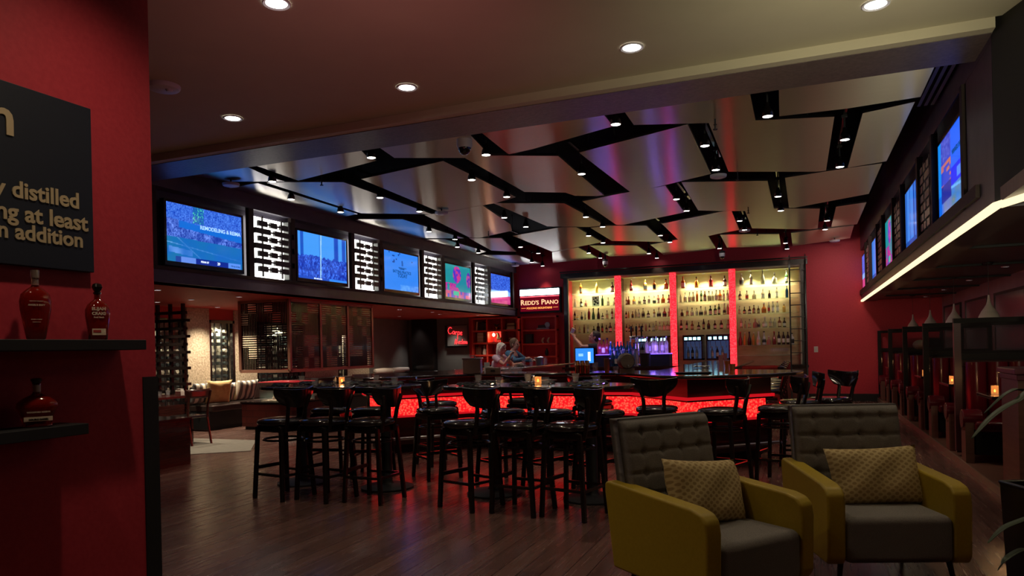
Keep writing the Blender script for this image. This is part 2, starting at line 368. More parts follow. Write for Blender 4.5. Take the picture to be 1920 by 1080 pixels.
# ---------------------------------------------------------------- ceiling panels, traced and laid on their own plane
A = lambda l, o, s: [(o[0]+x/s, o[1]+y/s) for x, y in l]
c1 = lambda l: A(l, (300, 230), 4.8)
c2 = lambda l: A(l, (650, 230), 4.8)
c3 = lambda l: A(l, (1000, 130), 4.8)
c4 = lambda l: A(l, (1380, 90), 4.8)
c5 = lambda l: A(l, (700, 370), 5.333)
c6 = lambda l: A(l, (1000, 330), 5.333)
c7 = lambda l: A(l, (1320, 290), 5.333)
PZ = 3.75
panels = [
 ('nearest the right wall beside the beam', c4([(385, 355), (950, 262), (1810, 118), (1660, 440), (1000, 545), (390, 615)])),
 ('narrow, along the right wall between two black slots', c4([(1140, 590), (1610, 487), (1355, 1020), (1005, 1080)])),
 ('rosy, along the beam left of a track slot', [(1160, 195), (1283, 172), (1400, 168), (1404, 165), (1416.5, 226.5), (1329, 231.5), (1188.5, 235.2)]),
 ('large and rosy grey, second from the right wall', [(1329, 232), (1416.5, 227), (1564.4, 220.2), (1548.8, 321), (1530, 323), (1366, 323)]),
 ('large and purple red, in the middle of the near row', [(1289.6, 233), (1085.4, 286), (1183, 361), (1247, 347), (1333, 326)]),
 ('dark violet, along the beam behind the near spotlight', [(895, 243), (954, 290), (1000, 279.6), (1150, 237), (1118, 198), (1000, 220)]),
 ('bluish, behind the dome camera', c2([(240, 190), (640, 125), (1000, 110), (1090, 90), (1290, 300), (1060, 321), (430, 321)])),
 ('long silver blue, beyond the dome camera', c2([(1062, 322), (1292, 301), (1900, 305)])+c3([(225, 785), (455, 985)])+[(1133, 367.5), (1120, 368.5), (1078, 368), (1060, 362)]+c2([(1600, 628)])),
 ('large dark grey diamond, left of centre', c2([(130, 508), (870, 345), (1525, 670), (1350, 722), (1230, 742), (925, 797), (830, 800)])),
 ('grey diamond with purple sheen, beyond the smoke detector', c5([(510, 178), (770, 142), (1090, 82), (1370, 270), (1385, 335), (1070, 405), (960, 402)])),
 ('pale brown diamond, along the beam near the left wall', [(479, 311), (543.8, 288), (664.6, 270), (690, 296), (706, 302), (650, 316.5), (559.4, 339.4)]),
 ('deep blue, leftmost beside the beam', [(340, 318), (383, 309), (452, 309), (508, 334), (535, 341.4), (495, 341.4), (430, 341.4), (350, 328)]),
 ('silver and blue, above the first two screens', c1([(620, 592), (820, 552), (880, 545), (1780, 822), (1590, 858)])),
 ('blue and silver striped, second in from the left wall', [(535, 341.8), (643.8, 341.9), (810.4, 401.9), (677, 400.2), (500, 343)]),
 ('blue, above the third screen', c5([(-150, 222), (290, 222), (905, 412), (450, 410), (0, 300), (-180, 235)])),
 ('small dark grey, above the fourth lattice', c5([(500, 425), (710, 422), (1130, 545), (1050, 568), (960, 570)])),
 ('pale blue with white sheen, above the fourth screen', c5([(960, 409), (1280, 408), (1430, 545), (1180, 532)])),
 ('bright pale blue, in the far left corner', c5([(965, 575), (1440, 580), (1700, 670), (1550, 685), (1390, 684)])),
 ('silver blue, in the centre beyond the dome camera', [(925, 381.6), (1058, 381.6), (1135, 423), (1105, 426), (1052, 425.6), (1026, 424.8)]),
 ('wide, bluish at left and brown at right, far centre', [(961.6, 443), (1052, 426.6), (1080.6, 426.6), (1129, 454.5), (1105, 459.4), (1084, 463.5), (1035.6, 472.5)]),
 ('brown grey with one red streak, far centre', c6([(722, 497), (1130, 496), (1308, 659), (785, 649), (572, 519)])),
 ('purple with red streaks at both sides, centre right', c6([(490, 255), (880, 175), (1320, 99), (1510, 365), (900, 490), (830, 490)])),
 ('brown with a red streak, second from the back wall', [(1241, 420), (1357, 396.4), (1371.6, 396.4), (1386.6, 431.6), (1356, 436.8), (1328, 443), (1342, 466), (1320, 470), (1249, 481), (1219, 459.4), (1271, 449.4)]),
 ('narrow with a red streak, against the back wall', c6([(560, 697), (1035, 698), (1210, 811), (760, 808)])),
 ('pale bronze, far left against the back wall', [(1035, 473), (1084, 464), (1122, 484), (1060, 496), (1047, 496)]),
 ('wide bronze, right of centre with a red streak', [(1277.5, 341.8), (1439, 339.3), (1451, 391), (1537.5, 391.3), (1533, 428.6), (1519, 430.2), (1410, 428.4), (1396.9, 395.8), (1355, 396), (1309, 394.7)]),
 ('large bronze beside the right wall', [(1471.9, 334), (1479.4, 390.3), (1489, 390.3), (1629, 364), (1654, 307), (1588, 316)]),
 ('small bronze beside the right wall', [(1567.5, 388.4), (1624.7, 380), (1607, 421), (1559, 426)]),
 ('dim bronze in the far right corner', [(1483, 437), (1486, 461.6), (1594, 446.6), (1601, 423), (1533, 430.5)]),
 ('bronze with red streaks against the back wall', [(1350, 440), (1460.6, 439), (1465, 465.3), (1363, 464.4)]),
]
for i, (desc, pp) in enumerate(panels):
    w = [at(x, y, Z=PZ) for x, y in pp]
    poly = [(min(q.x, 1.24), max(min(q.y, BY-.05), 6.66)) for q in w]
    cx = sum(q[0] for q in poly)/len(poly); cy = sum(q[1] for q in poly)/len(poly)
    r = thing('ceiling_panel', 'brushed metal ceiling panel, '+desc, 'ceiling panel', (cx, cy, PZ), 0, 'angular brushed metal panels hung under the black ceiling')
    z0 = PZ+(i % 4)*.0025
    wb(r).prism(poly, z0, z0+.03).build('panel', K['brushed'], r, smooth=False)
    rr = [v for v in (min(poly, key=lambda q: q[0]), max(poly, key=lambda q: q[0]))]
    for q in rr:
        qx = cx+(q[0]-cx)*.55; qy = cy+(q[1]-cy)*.55
        wb(r).tube([(qx, qy, z0+.03), (qx, qy, 4.3)], .006, 5).build('hanger_rod', K['black'], r)

# ---------------------------------------------------------------- track spotlights
lamps = c1([(1010, 530), (1180, 690), (1625, 805)])+c2([(222, 315), (300, 675), (655, 800), (1255, 290), (1125, 515), (1440, 668), (740, 980), (975, 1050), (1418, 855), (1612, 938)]) \
    + c3([(742, 495), (435, 942), (1545, 688), (1642, 905)])+c4([(285, 615), (980, 825), (935, 1070)])+c5([(840, 497), (1050, 555), (1472, 497), (1650, 560), (1585, 650), (1715, 692)]) \
    + c6([(1430, 232), (1533, 348), (525, 410), (693, 508), (552, 598), (698, 668), (1270, 595), (1365, 662), (555, 770), (670, 820), (1155, 775), (1243, 825)]) \
    + c7([(740, 418), (768, 560), (357, 662), (405, 752), (1230, 660), (1210, 748), (155, 938), (815, 885), (830, 942)])
def spot_head(t, pw, on=True):
    """cone shaped track head, lens facing down, origin at the lens"""
    b = MB(); b.lathe([(.052, -.004), (.056, .0), (.05, .045), (.034, .085), (.024, .105), (.020, .135)], 14, cap=False); b.build('lamp_housing', K['black_gloss'], t)
    MB().lathe([(.047, -.002), (.046, .004)], 14).build('lens', K['lens'], t)
    MB().tube([(0, 0, .13), (0, 0, .26)], .011, 6).build('stem', K['black'], t)
    MB().box(-.03, -.018, .25, .03, .018, .275).build('yoke', K['black'], t, smooth=False)
head = None; LZ = 3.66; pts = []
for i, (x, y) in enumerate(lamps):
    p = at(x, y, Z=LZ); p.y = min(p.y, BY-.25); pts.append(p)
order = sorted(range(len(pts)), key=lambda i: (round(pts[i].y/1.4), pts[i].x))
rowname = {}
rows = {}
for i in order: rows.setdefault(int(round(pts[i].y/1.4)), []).append(i)
for ri, (rk, ids) in enumerate(sorted(rows.items())):
    for j, i in enumerate(ids):
        rowname[i] = 'glowing cone spotlight, %s from left in the %s row back from beam' % (ORD[j], ORD[ri])
for i, p in enumerate(pts):
    if head is None:
        head = thing('track_spotlight', rowname[i], 'spotlight', p, 0, 'track spotlights between the ceiling panels'); spot_head(head, 1)
    else: copy_tree(head, p, 0, rowname[i])
    spot((p.x, p.y, p.z-.02), 9, (1, .80, .58), 1.15, .8, .03)
# tracks: join lamps that share a slot
done = set(); tn = 0
for i in sorted(range(len(pts)), key=lambda i: pts[i].y):
    if i in done: continue
    g = [i]; done.add(i)
    for j in sorted(range(len(pts)), key=lambda j: pts[j].y):
        if j in done: continue
        if abs(pts[j].x-pts[g[-1]].x) < .17 and pts[j].y-pts[g[-1]].y < 1.9: g.append(j); done.add(j)
    ya = pts[g[0]].y-.55; yb = pts[g[-1]].y+.45; x = sum(pts[k].x for k in g)/len(g)
    yb = min(yb, BY-.1); ya = max(ya, 6.7)
    t = thing('lighting_track', 'black track holding the spotlight %s' % rowname[g[0]].split(', ')[1], 'lighting track', (x, ya, LZ+.275), 0, 'tracks above the ceiling panels')
    wb(t).box(x-.018, ya, LZ+.275, x+.018, yb, LZ+.305).build('rail', K['black_gloss'], t, smooth=False)
    for yy in (ya+.1, yb-.1): wb(t).tube([(x, yy, LZ+.305), (x, yy, 4.3)], .007, 5).build('hanger_rod', K['black'], t)
# domes, detectors, sprinklers
def dome(px, py, label, z=3.66, k=1.):
    p = at(px, py, Z=z); p.y = min(p.y, BY-.2); t = thing('dome_camera', label, 'security camera', p, 0, 'dome security cameras')
    MB().lathe([(.085*k, .10*k), (.09*k, .16*k), (.075*k, .17*k)], 20).build('mount', K['black'], t)
    MB().lathe([(.078*k, .0), (.088*k, .03*k), (.088*k, .10*k)], 20).build('collar', K['dome_white'], t)
    MB().lathe([(.002, -.075*k), (.035*k, -.068*k), (.06*k, -.045*k), (.074*k, -.01*k), (.076*k, .005)], 20).build('bubble', K['black_gloss'], t)
    MB().tube([(0, 0, .16*k), (0, 0, 4.3-z)], .02, 8).build('pendant_pipe', K['black'], t)
dome(871, 278, 'white dome camera hanging near the beam above the first left lattice')
dome(1135, 496, 'far white dome camera left of centre by the back wall', 3.5, .8)
dome(1354, 481, 'far white dome camera right of centre by the back wall', 3.5, .8)
def detector(px, py, label, z=3.68, R=.11):
    p = at(px, py, Z=z); t = thing('ceiling_detector', label, 'smoke detector', p, 0, 'white round ceiling detectors')
    MB().lathe([(R*.62, -.022), (R*.92, -.012), (R, .004), (R, .022)], 24).build('cover', K['white_plastic'], t)
    if z != 3.64: MB().tube([(0, 0, .02), (0, 0, 4.3-z)], .012, 6).build('stem', K['black'], t)
    else: MB().lathe([(.02, -.04), (.03, -.02)], 12, (R*.45, 0, 0)).build('sensor', K['white_plastic'], t)
for x, y, l in ((415+18, 347, 'white round detector high above the first left screen'), (828, 400, 'white round detector at a dark slot left of centre'), (1347, 331, 'largest white round detector, centre right'),
                (1396, 433, 'small white detector under a spotlight, far right'), (1565, 452, 'far white detector by the right screens'), (966, 498, 'far white detector in the left corner')):
    detector(x, y, l)
detector(307, 165, 'white detector on the plain ceiling near the red wall', 3.64, .13)
for x, y, l in ((1341, 240, 'nearest, right of centre'), (1383, 335, 'beside the largest detector'), (603, 345, 'near the left wall'), (1403, 398, 'right of centre, third back'), (1420, 440, 'fourth back'), (916, 442, 'far left of centre')):
    p = at(x, y, Z=3.66); t = thing('ceiling_sprinkler', 'small dark ceiling sprinkler, '+l, 'sprinkler', p, 0, 'ceiling sprinklers')
    MB().tube([(0, 0, .0), (0, 0, .64)], .008, 6).build('pipe', K['black'], t); MB().lathe([(.022, -.02), (.024, -.012), (.008, -.01), (.01, .03), (.02, .035)], 10).build('head', K['black'], t)

# ---------------------------------------------------------------- front downlights
def downlight(loc, label, R=.085, pw=16, name='downlight', grp='round ceiling downlights', col=(1, .82, .58), lens=None, light=True):
    t = thing(name, label, 'ceiling light', loc, 0, grp)
    b = MB(); b.lathe([(R*.80, .0), (R*.98, -.006), (R*1.05, -.002), (R*1.05, .006)], 24, cap=False); b.build('trim_ring', K['white_plastic'], t)
    MB().lathe([(R*.8, .001), (R*.78, .003)], 24).build('lens', lens or K['lens'], t)
    if light: spot((loc[0], loc[1], loc[2]-.03), pw, col, 1.9, .9, .06)
    return t
for (x, y), l in zip(((-4.98, 5.37), (-3.09, 5.38), (-1.15, 5.39), (.5, 5.4), (-3.09, 3.74)),
                     ('leftmost white downlight in the near ceiling by the beam', 'second downlight from the left along the beam', 'third downlight from the left along the beam', 'rightmost downlight at the top edge along the beam', 'downlight above the red wall at the top edge')):
    downlight((x, y, 3.652), l, pw=6)
# ---------------------------------------------------------------- screens
def screen_mesh(name, w, h, nx, ny, fn, m, parent):
    """flat picture facing local -Y, centred, w x h; fn(u, v) gives the colour"""
    me = bpy.data.meshes.new(name); vs = []; cs = []
    for j in range(ny+1):
        for i in range(nx+1):
            u = i/nx; v = j/ny; vs.append(((u-.5)*w, 0, (v-.5)*h)); c = fn(u, v); c = (c[0]**1.25*.62, c[1]**1.12*.85, c[2]*1.15) if c[2] > c[0] else (c[0], c[1]*.8, c[2]); cs += [c[0], c[1], c[2], 1]
    fs = [(j*(nx+1)+i, j*(nx+1)+i+1, (j+1)*(nx+1)+i+1, (j+1)*(nx+1)+i) for j in range(ny) for i in range(nx)]
    me.from_pydata(vs, [], fs); a = me.color_attributes.new('picture', 'FLOAT_COLOR', 'POINT'); a.data.foreach_set('color', cs)
    me.materials.append(m); o = bpy.data.objects.new(name, me); COL.objects.link(o); o.parent = parent; return o
def hsh(a, b, k=0):
    x = sin(a*127.1+b*311.7+k*74.7)*43758.5453; return x-math.floor(x)
def mixc(a, b, t): return tuple(a[i]*(1-t)+b[i]*t for i in range(3))
def vn(x, y, k=0):
    ix = math.floor(x); iy = math.floor(y); fx = x-ix; fy = y-iy; fx = fx*fx*(3-2*fx); fy = fy*fy*(3-2*fy)
    return (hsh(ix, iy, k)*(1-fx)+hsh(ix+1, iy, k)*fx)*(1-fy)+(hsh(ix, iy+1, k)*(1-fx)+hsh(ix+1, iy+1, k)*fx)*fy
def football(u, v):
    if v < .10 and .10 < u < .98:
        if u < .36: return (.30, .38, .75) if .17 < u else (.05, .09, .3)
        if u < .80: return (.02, .04, .25)
        return (.25, .40, .85)
    if v < .40+.03*(1-u):
        c = (.035, .26, .36)
        if abs(v-(.33-.30*u*.6)) < .008 or abs((u-.42)+(v-.1)*.9) < .010: c = (.35, .55, .75)
        if .02 < u < .32 and .12 < v < .27 and abs((v-.19)*2+(u-.17)*.3) < .1: c = (.30, .45, .78)
        return mixc(c, (.03, .20, .50), vn(u*9, v*6))
    top = .74-.12*u
    if v < top:
        if v > top-.12 and u > .15: return (.02, .22, .62)
        n = hsh(int(u*110), int(v*46), 3); q = vn(u*26, v*10, 1)
        return mixc((.02, .05, .30), (.38, .45, .95), n*q*1.4)
    n = hsh(int(u*120), int(v*60), 5)
    if .33 < u < .47 and v > .72: return mixc((.02, .12, .42), (.2, .9, .4), 1 if n > .88 else n*.25)
    return mixc((.02, .08, .45), (.25, .42, .95), n*.8)
def crowd_blue(u, v):
    if v < .05: return (.05, .12, .5) if u < .62 else (.10, .35, .85)
    if abs(u-.44-.02*v) < .011: return (.65, .8, .8)
    edge = .50+.06*(vn(u*25, 1)-.5)
    if v > edge:
        s = vn(u*14, 0, 4); return mixc((.02, .08, .42), (.16, .45, .85), 1 if s > .5 else s*.4)
    n = hsh(int(u*90), int(v*34), 7); return mixc((.01, .04, .34), (.16, .28, .85), n*vn(u*40, v*14, 2)*1.5)
def today(u, v):
    c = (.10, .33, .80)
    if v > .72 and hsh(int(u*30), int(v*24), 9) > .93: c = (.02, .09, .30)
    if v < .16 and u > .45: c = mixc(c, (.35, .6, .9), vn(u*20, v*12, 3)*.8)
    if abs(u-.52) < .025 and abs(v-.70) < .045: c = (.04, .16, .42)
    if .40 < u < .64 and abs(v-.605) < .012: c = (.05, .2, .5)
    return c
def redplayer(u, v):
    c = mixc((.04, .42, .28), (.06, .30, .30), vn(u*4, v*4))
    d = ((u-.45)/.16)**2+((v-.72)/.26)**2
    if d < 1: c = mixc((.75, .05, .20), (.10, .06, .55), vn(u*22, v*14, 2))
    if ((u-.92)/.09)**2+((v-.6)/.25)**2 < 1: c = mixc((.6, .1, .3), (.08, .05, .4), vn(u*22, v*14, 5))
    if v < .44 and u < .55 and vn(u*9, v*8, 8) > .35: c = mixc((.75, .04, .12), (.25, .05, .5), hsh(int(u*50), int(v*30)))
    if v < .20: c = mixc((.05, .08, .5), (.7, .08, .15), hsh(int(u*14), int(v*9), 2))
    if .30 < u < .52 and .08 < v < .2: c = (.05, .6, .3)
    return c
def stadium(u, v):
    if v < .30: return mixc((.5, .03, .16), (.7, .1, .3), vn(u*10, v*10))
    if v < .45: return (.45, .6, .85)
    n = hsh(int(u*60), int(v*26), 4); return mixc((.02, .07, .42), (.22, .35, .95), n*.8)
def game_board(u, v):
    c = (.03, .09, .75)
    if u < .12: return (.03, .35, .8) if v > .3 else (.02, .2, .7)
    if u < .5:
        if v > .72: return mixc((.08, .07, .45), (.25, .2, .6), hsh(int(u*40), int(v*30)))
        if v > .40: return mixc((.65, .22, .06), (.35, .15, .35), vn(u*9, v*9, 2)) if hsh(int(u*9), int(v*22), 6) > .4 else (.09, .10, .55)
        return (.06, .05, .30) if v > .18 else mixc((.1, .25, .8), (.4, .3, .3), vn(u*8, v*8))
    if v > .52: return (.05, .19, .88)
    if .30 < v: return (.03, .04, .80) if abs(u-.78) > .08 or abs(v-.40) > .06 else (.2, .35, 1)
    if abs(v-.28+.12*(u-.5)) < .015: return (.3, .6, .9)
    return mixc((.30, .30, .12), (.08, .3, .7), vn(u*7, v*9, 3))
def curtain_blue(u, v):
    s = vn(u*18, 0, 4); return mixc((.01, .05, .28), (.15, .33, .72), 1 if s > .55 else s*.6) if v > .12 else (.05, .12, .35)
WT, HT = 1.32, .755
def television(loc, rz, fn, label, bright, writing=None):
    t = thing('television', label, 'television', loc, rz, 'wall televisions')
    b = MB(); e = .035
    b.box(-WT/2-e, .012, -HT/2-e-.02, WT/2+e, .07, HT/2+e); b.build('casing', K['black_gloss'], t, smooth=False)
    b = MB(); b.box(-WT/2-e, -.005, HT/2, WT/2+e, .012, HT/2+e); b.box(-WT/2-e, -.005, -HT/2-e-.02, WT/2+e, .012, -HT/2); b.box(-WT/2-e, -.005, -HT/2, -WT/2, .012, HT/2); b.box(WT/2, -.005, -HT/2, WT/2+e, .012, HT/2)
    b.build('bezel', K['black_gloss'], t, smooth=False)
    screen_mesh('screen', WT, HT, 150, 86, fn, K['tv'] if bright else K['tv_dim'], t)
    for s, u, v, wd, c in (writing or []):
        put_text(s, ((u-.5)*WT, -.004, (v-.5)*HT), (1, 0, 0), (0, 0, 1), c, t, 'screen_writing', width=wd, ext=.0008, bold=.002)
    return t
E1 = emis('ink_pale', (.30, .50, .85), 1.6); E2 = emis('ink_navy', (.01, .07, .28), 1.0); E3 = emis('ink_white', (.7, .8, 1), 1.5)
ty = [6.85+.655+2.56*k for k in range(5)]
fl = [(football, 'television showing a blue tinted football game, nearest on the left wall', [('REMODELING & REIMA', .42, .63, .74, E1), ('PENN ST', .42, .035, .14, E3), ('29', .64, .03, .05, E3), ('7TH & GOAL', .83, .03, .18, E2)]),
      (crowd_blue, 'television showing a crowd and a goal post in blue, second on the left wall', [('3RD AND GOAL', .30, .012, .22, E3)]),
      (today, 'television with a pale blue notice, third on the left wall', [('BATTING PRACTICE', .24, .46, .70, E2), ('TODAY', .37, .35, .38, E2), ('Yankees', .42, .56, .2, E2)]),
      (redplayer, 'television showing a red player on green, fourth on the left wall', None),
      (stadium, 'television showing stands in blue over a red band, farthest on the left wall', None)]
for y, (fn, lb, wr) in zip(ty, fl):
    t = television((-7.46, y, 3.005), pi/2, fn, lb, True, wr)
ry = [7.2+.66+2.56*k for k in range(5)]
fr = [(game_board, 'television with a bright blue game board, nearest on the right side', [('WINNERS SHOW', .56, .66, .5, E2)]), (curtain_blue, 'television with pale blue vertical stripes, second on the right side', None), (redplayer, 'television with a red figure on green, third on the right side', None),
      (curtain_blue, 'blue television, fourth on the right side', None), (stadium, 'television, farthest and smallest on the right side', None)]
for y, (fn, lb, wr) in zip(ry, fr):
    t = television((1.33, y, 3.0), -pi/2, fn, lb, True, wr)
# lattices between the screens
def lattice(loc, rz, w, h, label, lit, grp):
    t = thing('lattice_screen', label, 'lattice', loc, rz, grp)
    W = w*.86
    if lit: MB().box(-w/2, .10, -h/2, -w/2+W, .11, h/2).build('glow_panel', K['white_lit'], t, smooth=False)
    else: MB().box(-w/2, .10, -h/2, w/2, .11, h/2).build('glow_panel', emis_dim, t, smooth=False)  # unlit backing, its silver tone painted as a faint glow
    if lit: MB().box(-w/2+W, .0, -h/2, w/2, .11, h/2).build('side_reveal', K['steel_pale'], t, smooth=False)
    mm = K['lat_dark'] if lit else K['steel']
    for u in (.20, .70):
        MB().box(-w/2+w*u-.012, .01, -h/2, -w/2+w*u+.012, .03, h/2).build('upright', mm, t, smooth=False)
    n = 8; p = h/n
    for k in range(n-1):
        z = h/2-p*(k+1)
        b = MB()
        segs = [(.08, .30), (.38, .55), (.64, .84)] if k % 2 == 0 else [(-.0, .38), (.48, .86), (.93, 1.0)]
        b.box(-w/2+w*segs[0][0], -.004, z-.012, -w/2+w*segs[-1][1], .012, z+.012)
        for a, c in segs: b.box(-w/2+w*a, -.012, z-.040, -w/2+w*c, .028, z+.040)
        b.build('slat', mm, t, smooth=False)
    return t
K['steel_pale'] = mat('steel_pale', (.12, .13, .12), .6); K['lat_dark'] = mat('lat_dark', (.035, .032, .03), .4)
emis_dim = emis('painted_silver_glow', (.55, .53, .5), .12)
nm = ['nearest', 'second', 'third', 'fourth and smallest']
for k in range(4):
    y = (8.44+9.27)/2+2.56*k
    lattice((-7.44, y, 3.02), pi/2, .86, .90, 'dark slatted lattice over a glowing white panel, %s on the left wall' % nm[k], True, 'backlit lattices between the left screens')
    y = 8.62+.62+2.56*k
    lattice((1.315, y, 3.02), -pi/2, .86, .86, 'silver lattice between the right screens, %s' % nm[k], False, 'lattices between the right screens')
# brown frame pilasters beside every screen
for X, s, ys, nmn in ((-7.44, 1, [6.62]+[ty[k]+d for k in range(5) for d in (-.66-.14, .66+.17)][1:], 'left'), (1.29, -1, [ry[k]+d for k in range(5) for d in (-.66-.12, .66+.12)], 'right')):
    for k, y in enumerate(ys):
        b = B(); b.box(X-.05*s, y-.05, 2.5, X+.012*s, y+.05, 3.54); o = struct('trim_%s_%d' % (nmn, k), b, K['frame_brown'], smooth=False)
# ceiling-side vent slot at the right edge
t = thing('air_vent', 'long ribbed air vent beside the near right ceiling panel', 'vent', (1.15, 6.9, 3.78))
for k, xx in enumerate((1.12, 1.18, 1.24)): wb(t).box(xx, 6.7, 3.76, xx+.03, 8.3, 3.80).build('louver', K['slate'], t, smooth=False)

# ---------------------------------------------------------------- left red wall: sign, shelves, bottles
WX = -3.17
s = thing('wall_sign', 'black wall sign with raised gold words on the near red wall', 'sign', (WX, 1.6, 2.2))
wb(s).box(WX+.002, .75, 1.812, WX+.035, 2.45, 2.595).build('board', K['navy_board'], s, bevel=.003)
def wtext(txt, y1, z, wd, h=None):
    put_text(txt, Vector((WX+.036, y1-wd, z))-s.location, (0, 1, 0), (0, 0, 1), K['gold_text'], s, 'lettering', width=wd, ext=.004, bold=.0025)
wtext('y distilled', 2.375, 2.105, .385); wtext('ng at least', 2.42, 2.005, .42) ; wtext('n addition', 2.39, 1.925, .385)
wtext('bourbon', 2.08, 2.37, .75)
wtext('carefull', 1.96, 2.105, .30); wtext('oak barrels, agi', 1.97, 2.005, .55); wtext('two years i', 1.97, 1.925, .45)
def wshelf(y1, z, label):
    o = B().box(WX+.001, .6, z-.048, WX+.19, y1, z).build('wall_shelf', K['black'], None, bevel=.003); tag(o, label, 'shelf', 'black floating shelves on the red wall')
wshelf(2.60, 1.487, 'upper black floating shelf on the near red wall'); wshelf(2.285, 1.112, 'lower black floating shelf on the near red wall')
K['whiskey'] = mat('whiskey', (.30, .012, .006), .05, trans=.55, coat=.5); K['clear_neck'] = mat('clear_neck', (.7, .6, .5), .05, trans=.8)
K['ink_cream'] = mat('ink_cream', (.6, .52, .42), .5); K['label_cream'] = mat('label_cream', (.62, .5, .38), .6); K['label_red'] = mat('label_red', (.35, .03, .03), .6)
def face_text(t, txt, wd, z, y=-.0, m=None, dep=0):
    put_text(txt, (-wd/2, -dep, z), (1, 0, 0), (0, 0, 1), m or K['ink_cream'], t, 'label_writing', width=wd, ext=.0006, bold=.004)
fz = atan(.85)  # bottles face the viewer
t = thing('whiskey_bottle', 'tall oval red whiskey bottle with bare neck, left on the upper shelf', 'bottle', (WX+.10, at(68, 633, X=WX+.10).y, 1.488), radians(62), 'whiskey bottles on the floating shelves')
MB().lathe([(.030, 0), (.036, .004), (.046, .06), (.058, .13), (.060, .165), (.054, .195), (.035, .215), (.017, .228), (.0145, .235)], 28, sx=1, sy=.55).build('body', K['whiskey'], t)
MB().lathe([(.0145, .235), (.0135, .262), (.017, .266), (.017, .30)], 16).build('neck', K['clear_neck'], t)
face_text(t, "ANGEL'S ENVY", .062, .145, dep=.035); face_text(t, 'KENTUCKY STRAIGHT', .05, .163, dep=.034); face_text(t, 'BOURBON WHISKEY', .040, .085, dep=.030); face_text(t, 'FINISHED IN PORT', .030, .074, dep=.029)
t = thing('whiskey_bottle', 'shorter red whiskey bottle with round stopper and square cream label, right on the upper shelf', 'bottle', (WX+.10, at(184, 632, X=WX+.10).y, 1.488), radians(60), 'whiskey bottles on the floating shelves')
MB().lathe([(.036, 0), (.040, .004), (.044, .05), (.052, .11), (.052, .14), (.042, .165), (.024, .182), (.014, .19), (.0135, .215)], 28, sx=1, sy=.7).build('body', K['whiskey'], t)
MB().lathe([(.017, .215), (.017, .223), (.012, .226), (.018, .235), (.023, .248), (.018, .262), (.006, .268)], 18).build('stopper', K['black_gloss'], t)
face_text(t, 'ELIJAH', .056, .138, dep=.037); face_text(t, 'CRAIG', .056, .116, dep=.037); face_text(t, 'Small Batch', .042, .102, dep=.037)
MB().box(-.028, -.0335, .022, .028, -.0325, .052).build('paper_label', K['label_cream'], t, smooth=False); MB().box(-.024, -.0345, .034, .008, -.0336, .046).build('label_stripe', K['label_red'], t, smooth=False)
t = thing('whiskey_bottle', 'squat broad dark whiskey decanter with white neck band on the lower shelf', 'bottle', (WX+.10, at(70, 793, X=WX+.10).y, 1.113), radians(62), 'whiskey bottles on the floating shelves')
MB().lathe([(.052, 0), (.056, .004), (.054, .012), (.062, .05), (.078, .085), (.074, .105), (.05, .125), (.022, .138), (.015, .145), (.014, .185)], 28, sx=1, sy=.6, power=3).build('body', K['whiskey'], t)
MB().lathe([(.0155, .15), (.0155, .18)], 16).build('neck_band', K['paper'], t); MB().lathe([(.017, .185), (.017, .192), (.022, .198), (.022, .206), (.012, .21)], 18).build('stopper', K['black_gloss'], t)
MB().box(-.052, -.0385, .026, .052, -.0375, .045).build('paper_label', K['label_cream'], t, smooth=False); face_text(t, 'WOODFORD RESERVE', .085, .062, dep=.046); face_text(t, 'DOUBLE OAKED', .07, .031, dep=.0395, m=K['black'])
# ---------------------------------------------------------------- back bar wall
FY = 18.62
u = thing('back_bar_shelving', 'tall dark framed liquor shelving with glass shelves and gold backing on the red wall', 'shelving', (-2.96, FY, .8))
b = wb(u); b.box(-6.07, FY, 3.29, .14, 18.82, 3.42); b.box(-6.00, FY+.04, .85, -5.90, 18.82, 3.29); b.box(-.02, FY+.04, .85, .10, 18.82, 3.29); b.build('outer_frame', K['black_wood'], u, smooth=False)
b = wb(u); b.box(-5.90, FY+.05, .9, -5.87, FY+.09, 3.29); b.box(-.05, FY+.05, .9, -.02, FY+.09, 3.29); b.box(-5.9, FY+.05, 3.262, -.02, FY+.09, 3.29)
b.build('inner_edge', mat('edge_tan', (.42, .36, .27), .4), u, smooth=False)
cols = [-4.50, -3.065, -1.605]
for x in cols:
    wb(u).box(x-.03, FY+.13, .9, x+.03, 19.22, 3.29).build('divider', K['darkwood'], u, smooth=False)
    wb(u).box(x-.075, FY, .93, x+.075, FY+.10, 3.27).build('glowing_column', K['glow_col'], u, smooth=False)
wb(u).box(-5.9, 18.85, 3.24, -.02, 19.22, 3.29).build('top_board', K['tile_gold'], u, smooth=False)
bays = [(-5.87, -4.575), (-4.425, -3.14), (-2.99, -1.68), (-1.53, -.05)]
SH = [2.88, 2.52, 2.16, 1.80]
for k, (a, c) in enumerate(bays):
    for z in SH+([1.37] if k == 3 else []):
        wb(u).box(a+.03, 18.84, z-.014, c-.03, 19.2, z).build('glass_shelf', K['shelf_glass'], u, smooth=False)
    for j in range(3):
        x = a+(c-a)*(.22+.28*j); p = (x, 19.0, 3.235)
        downlight(p, 'small white shelf light, %s from the left in the %s bay of the back bar' % (ORD[j], ['leftmost', 'second', 'third', 'rightmost'][k]), .035, 28, 'shelf_downlight', 'shelf lights above the bottles', (1, .84, .52))
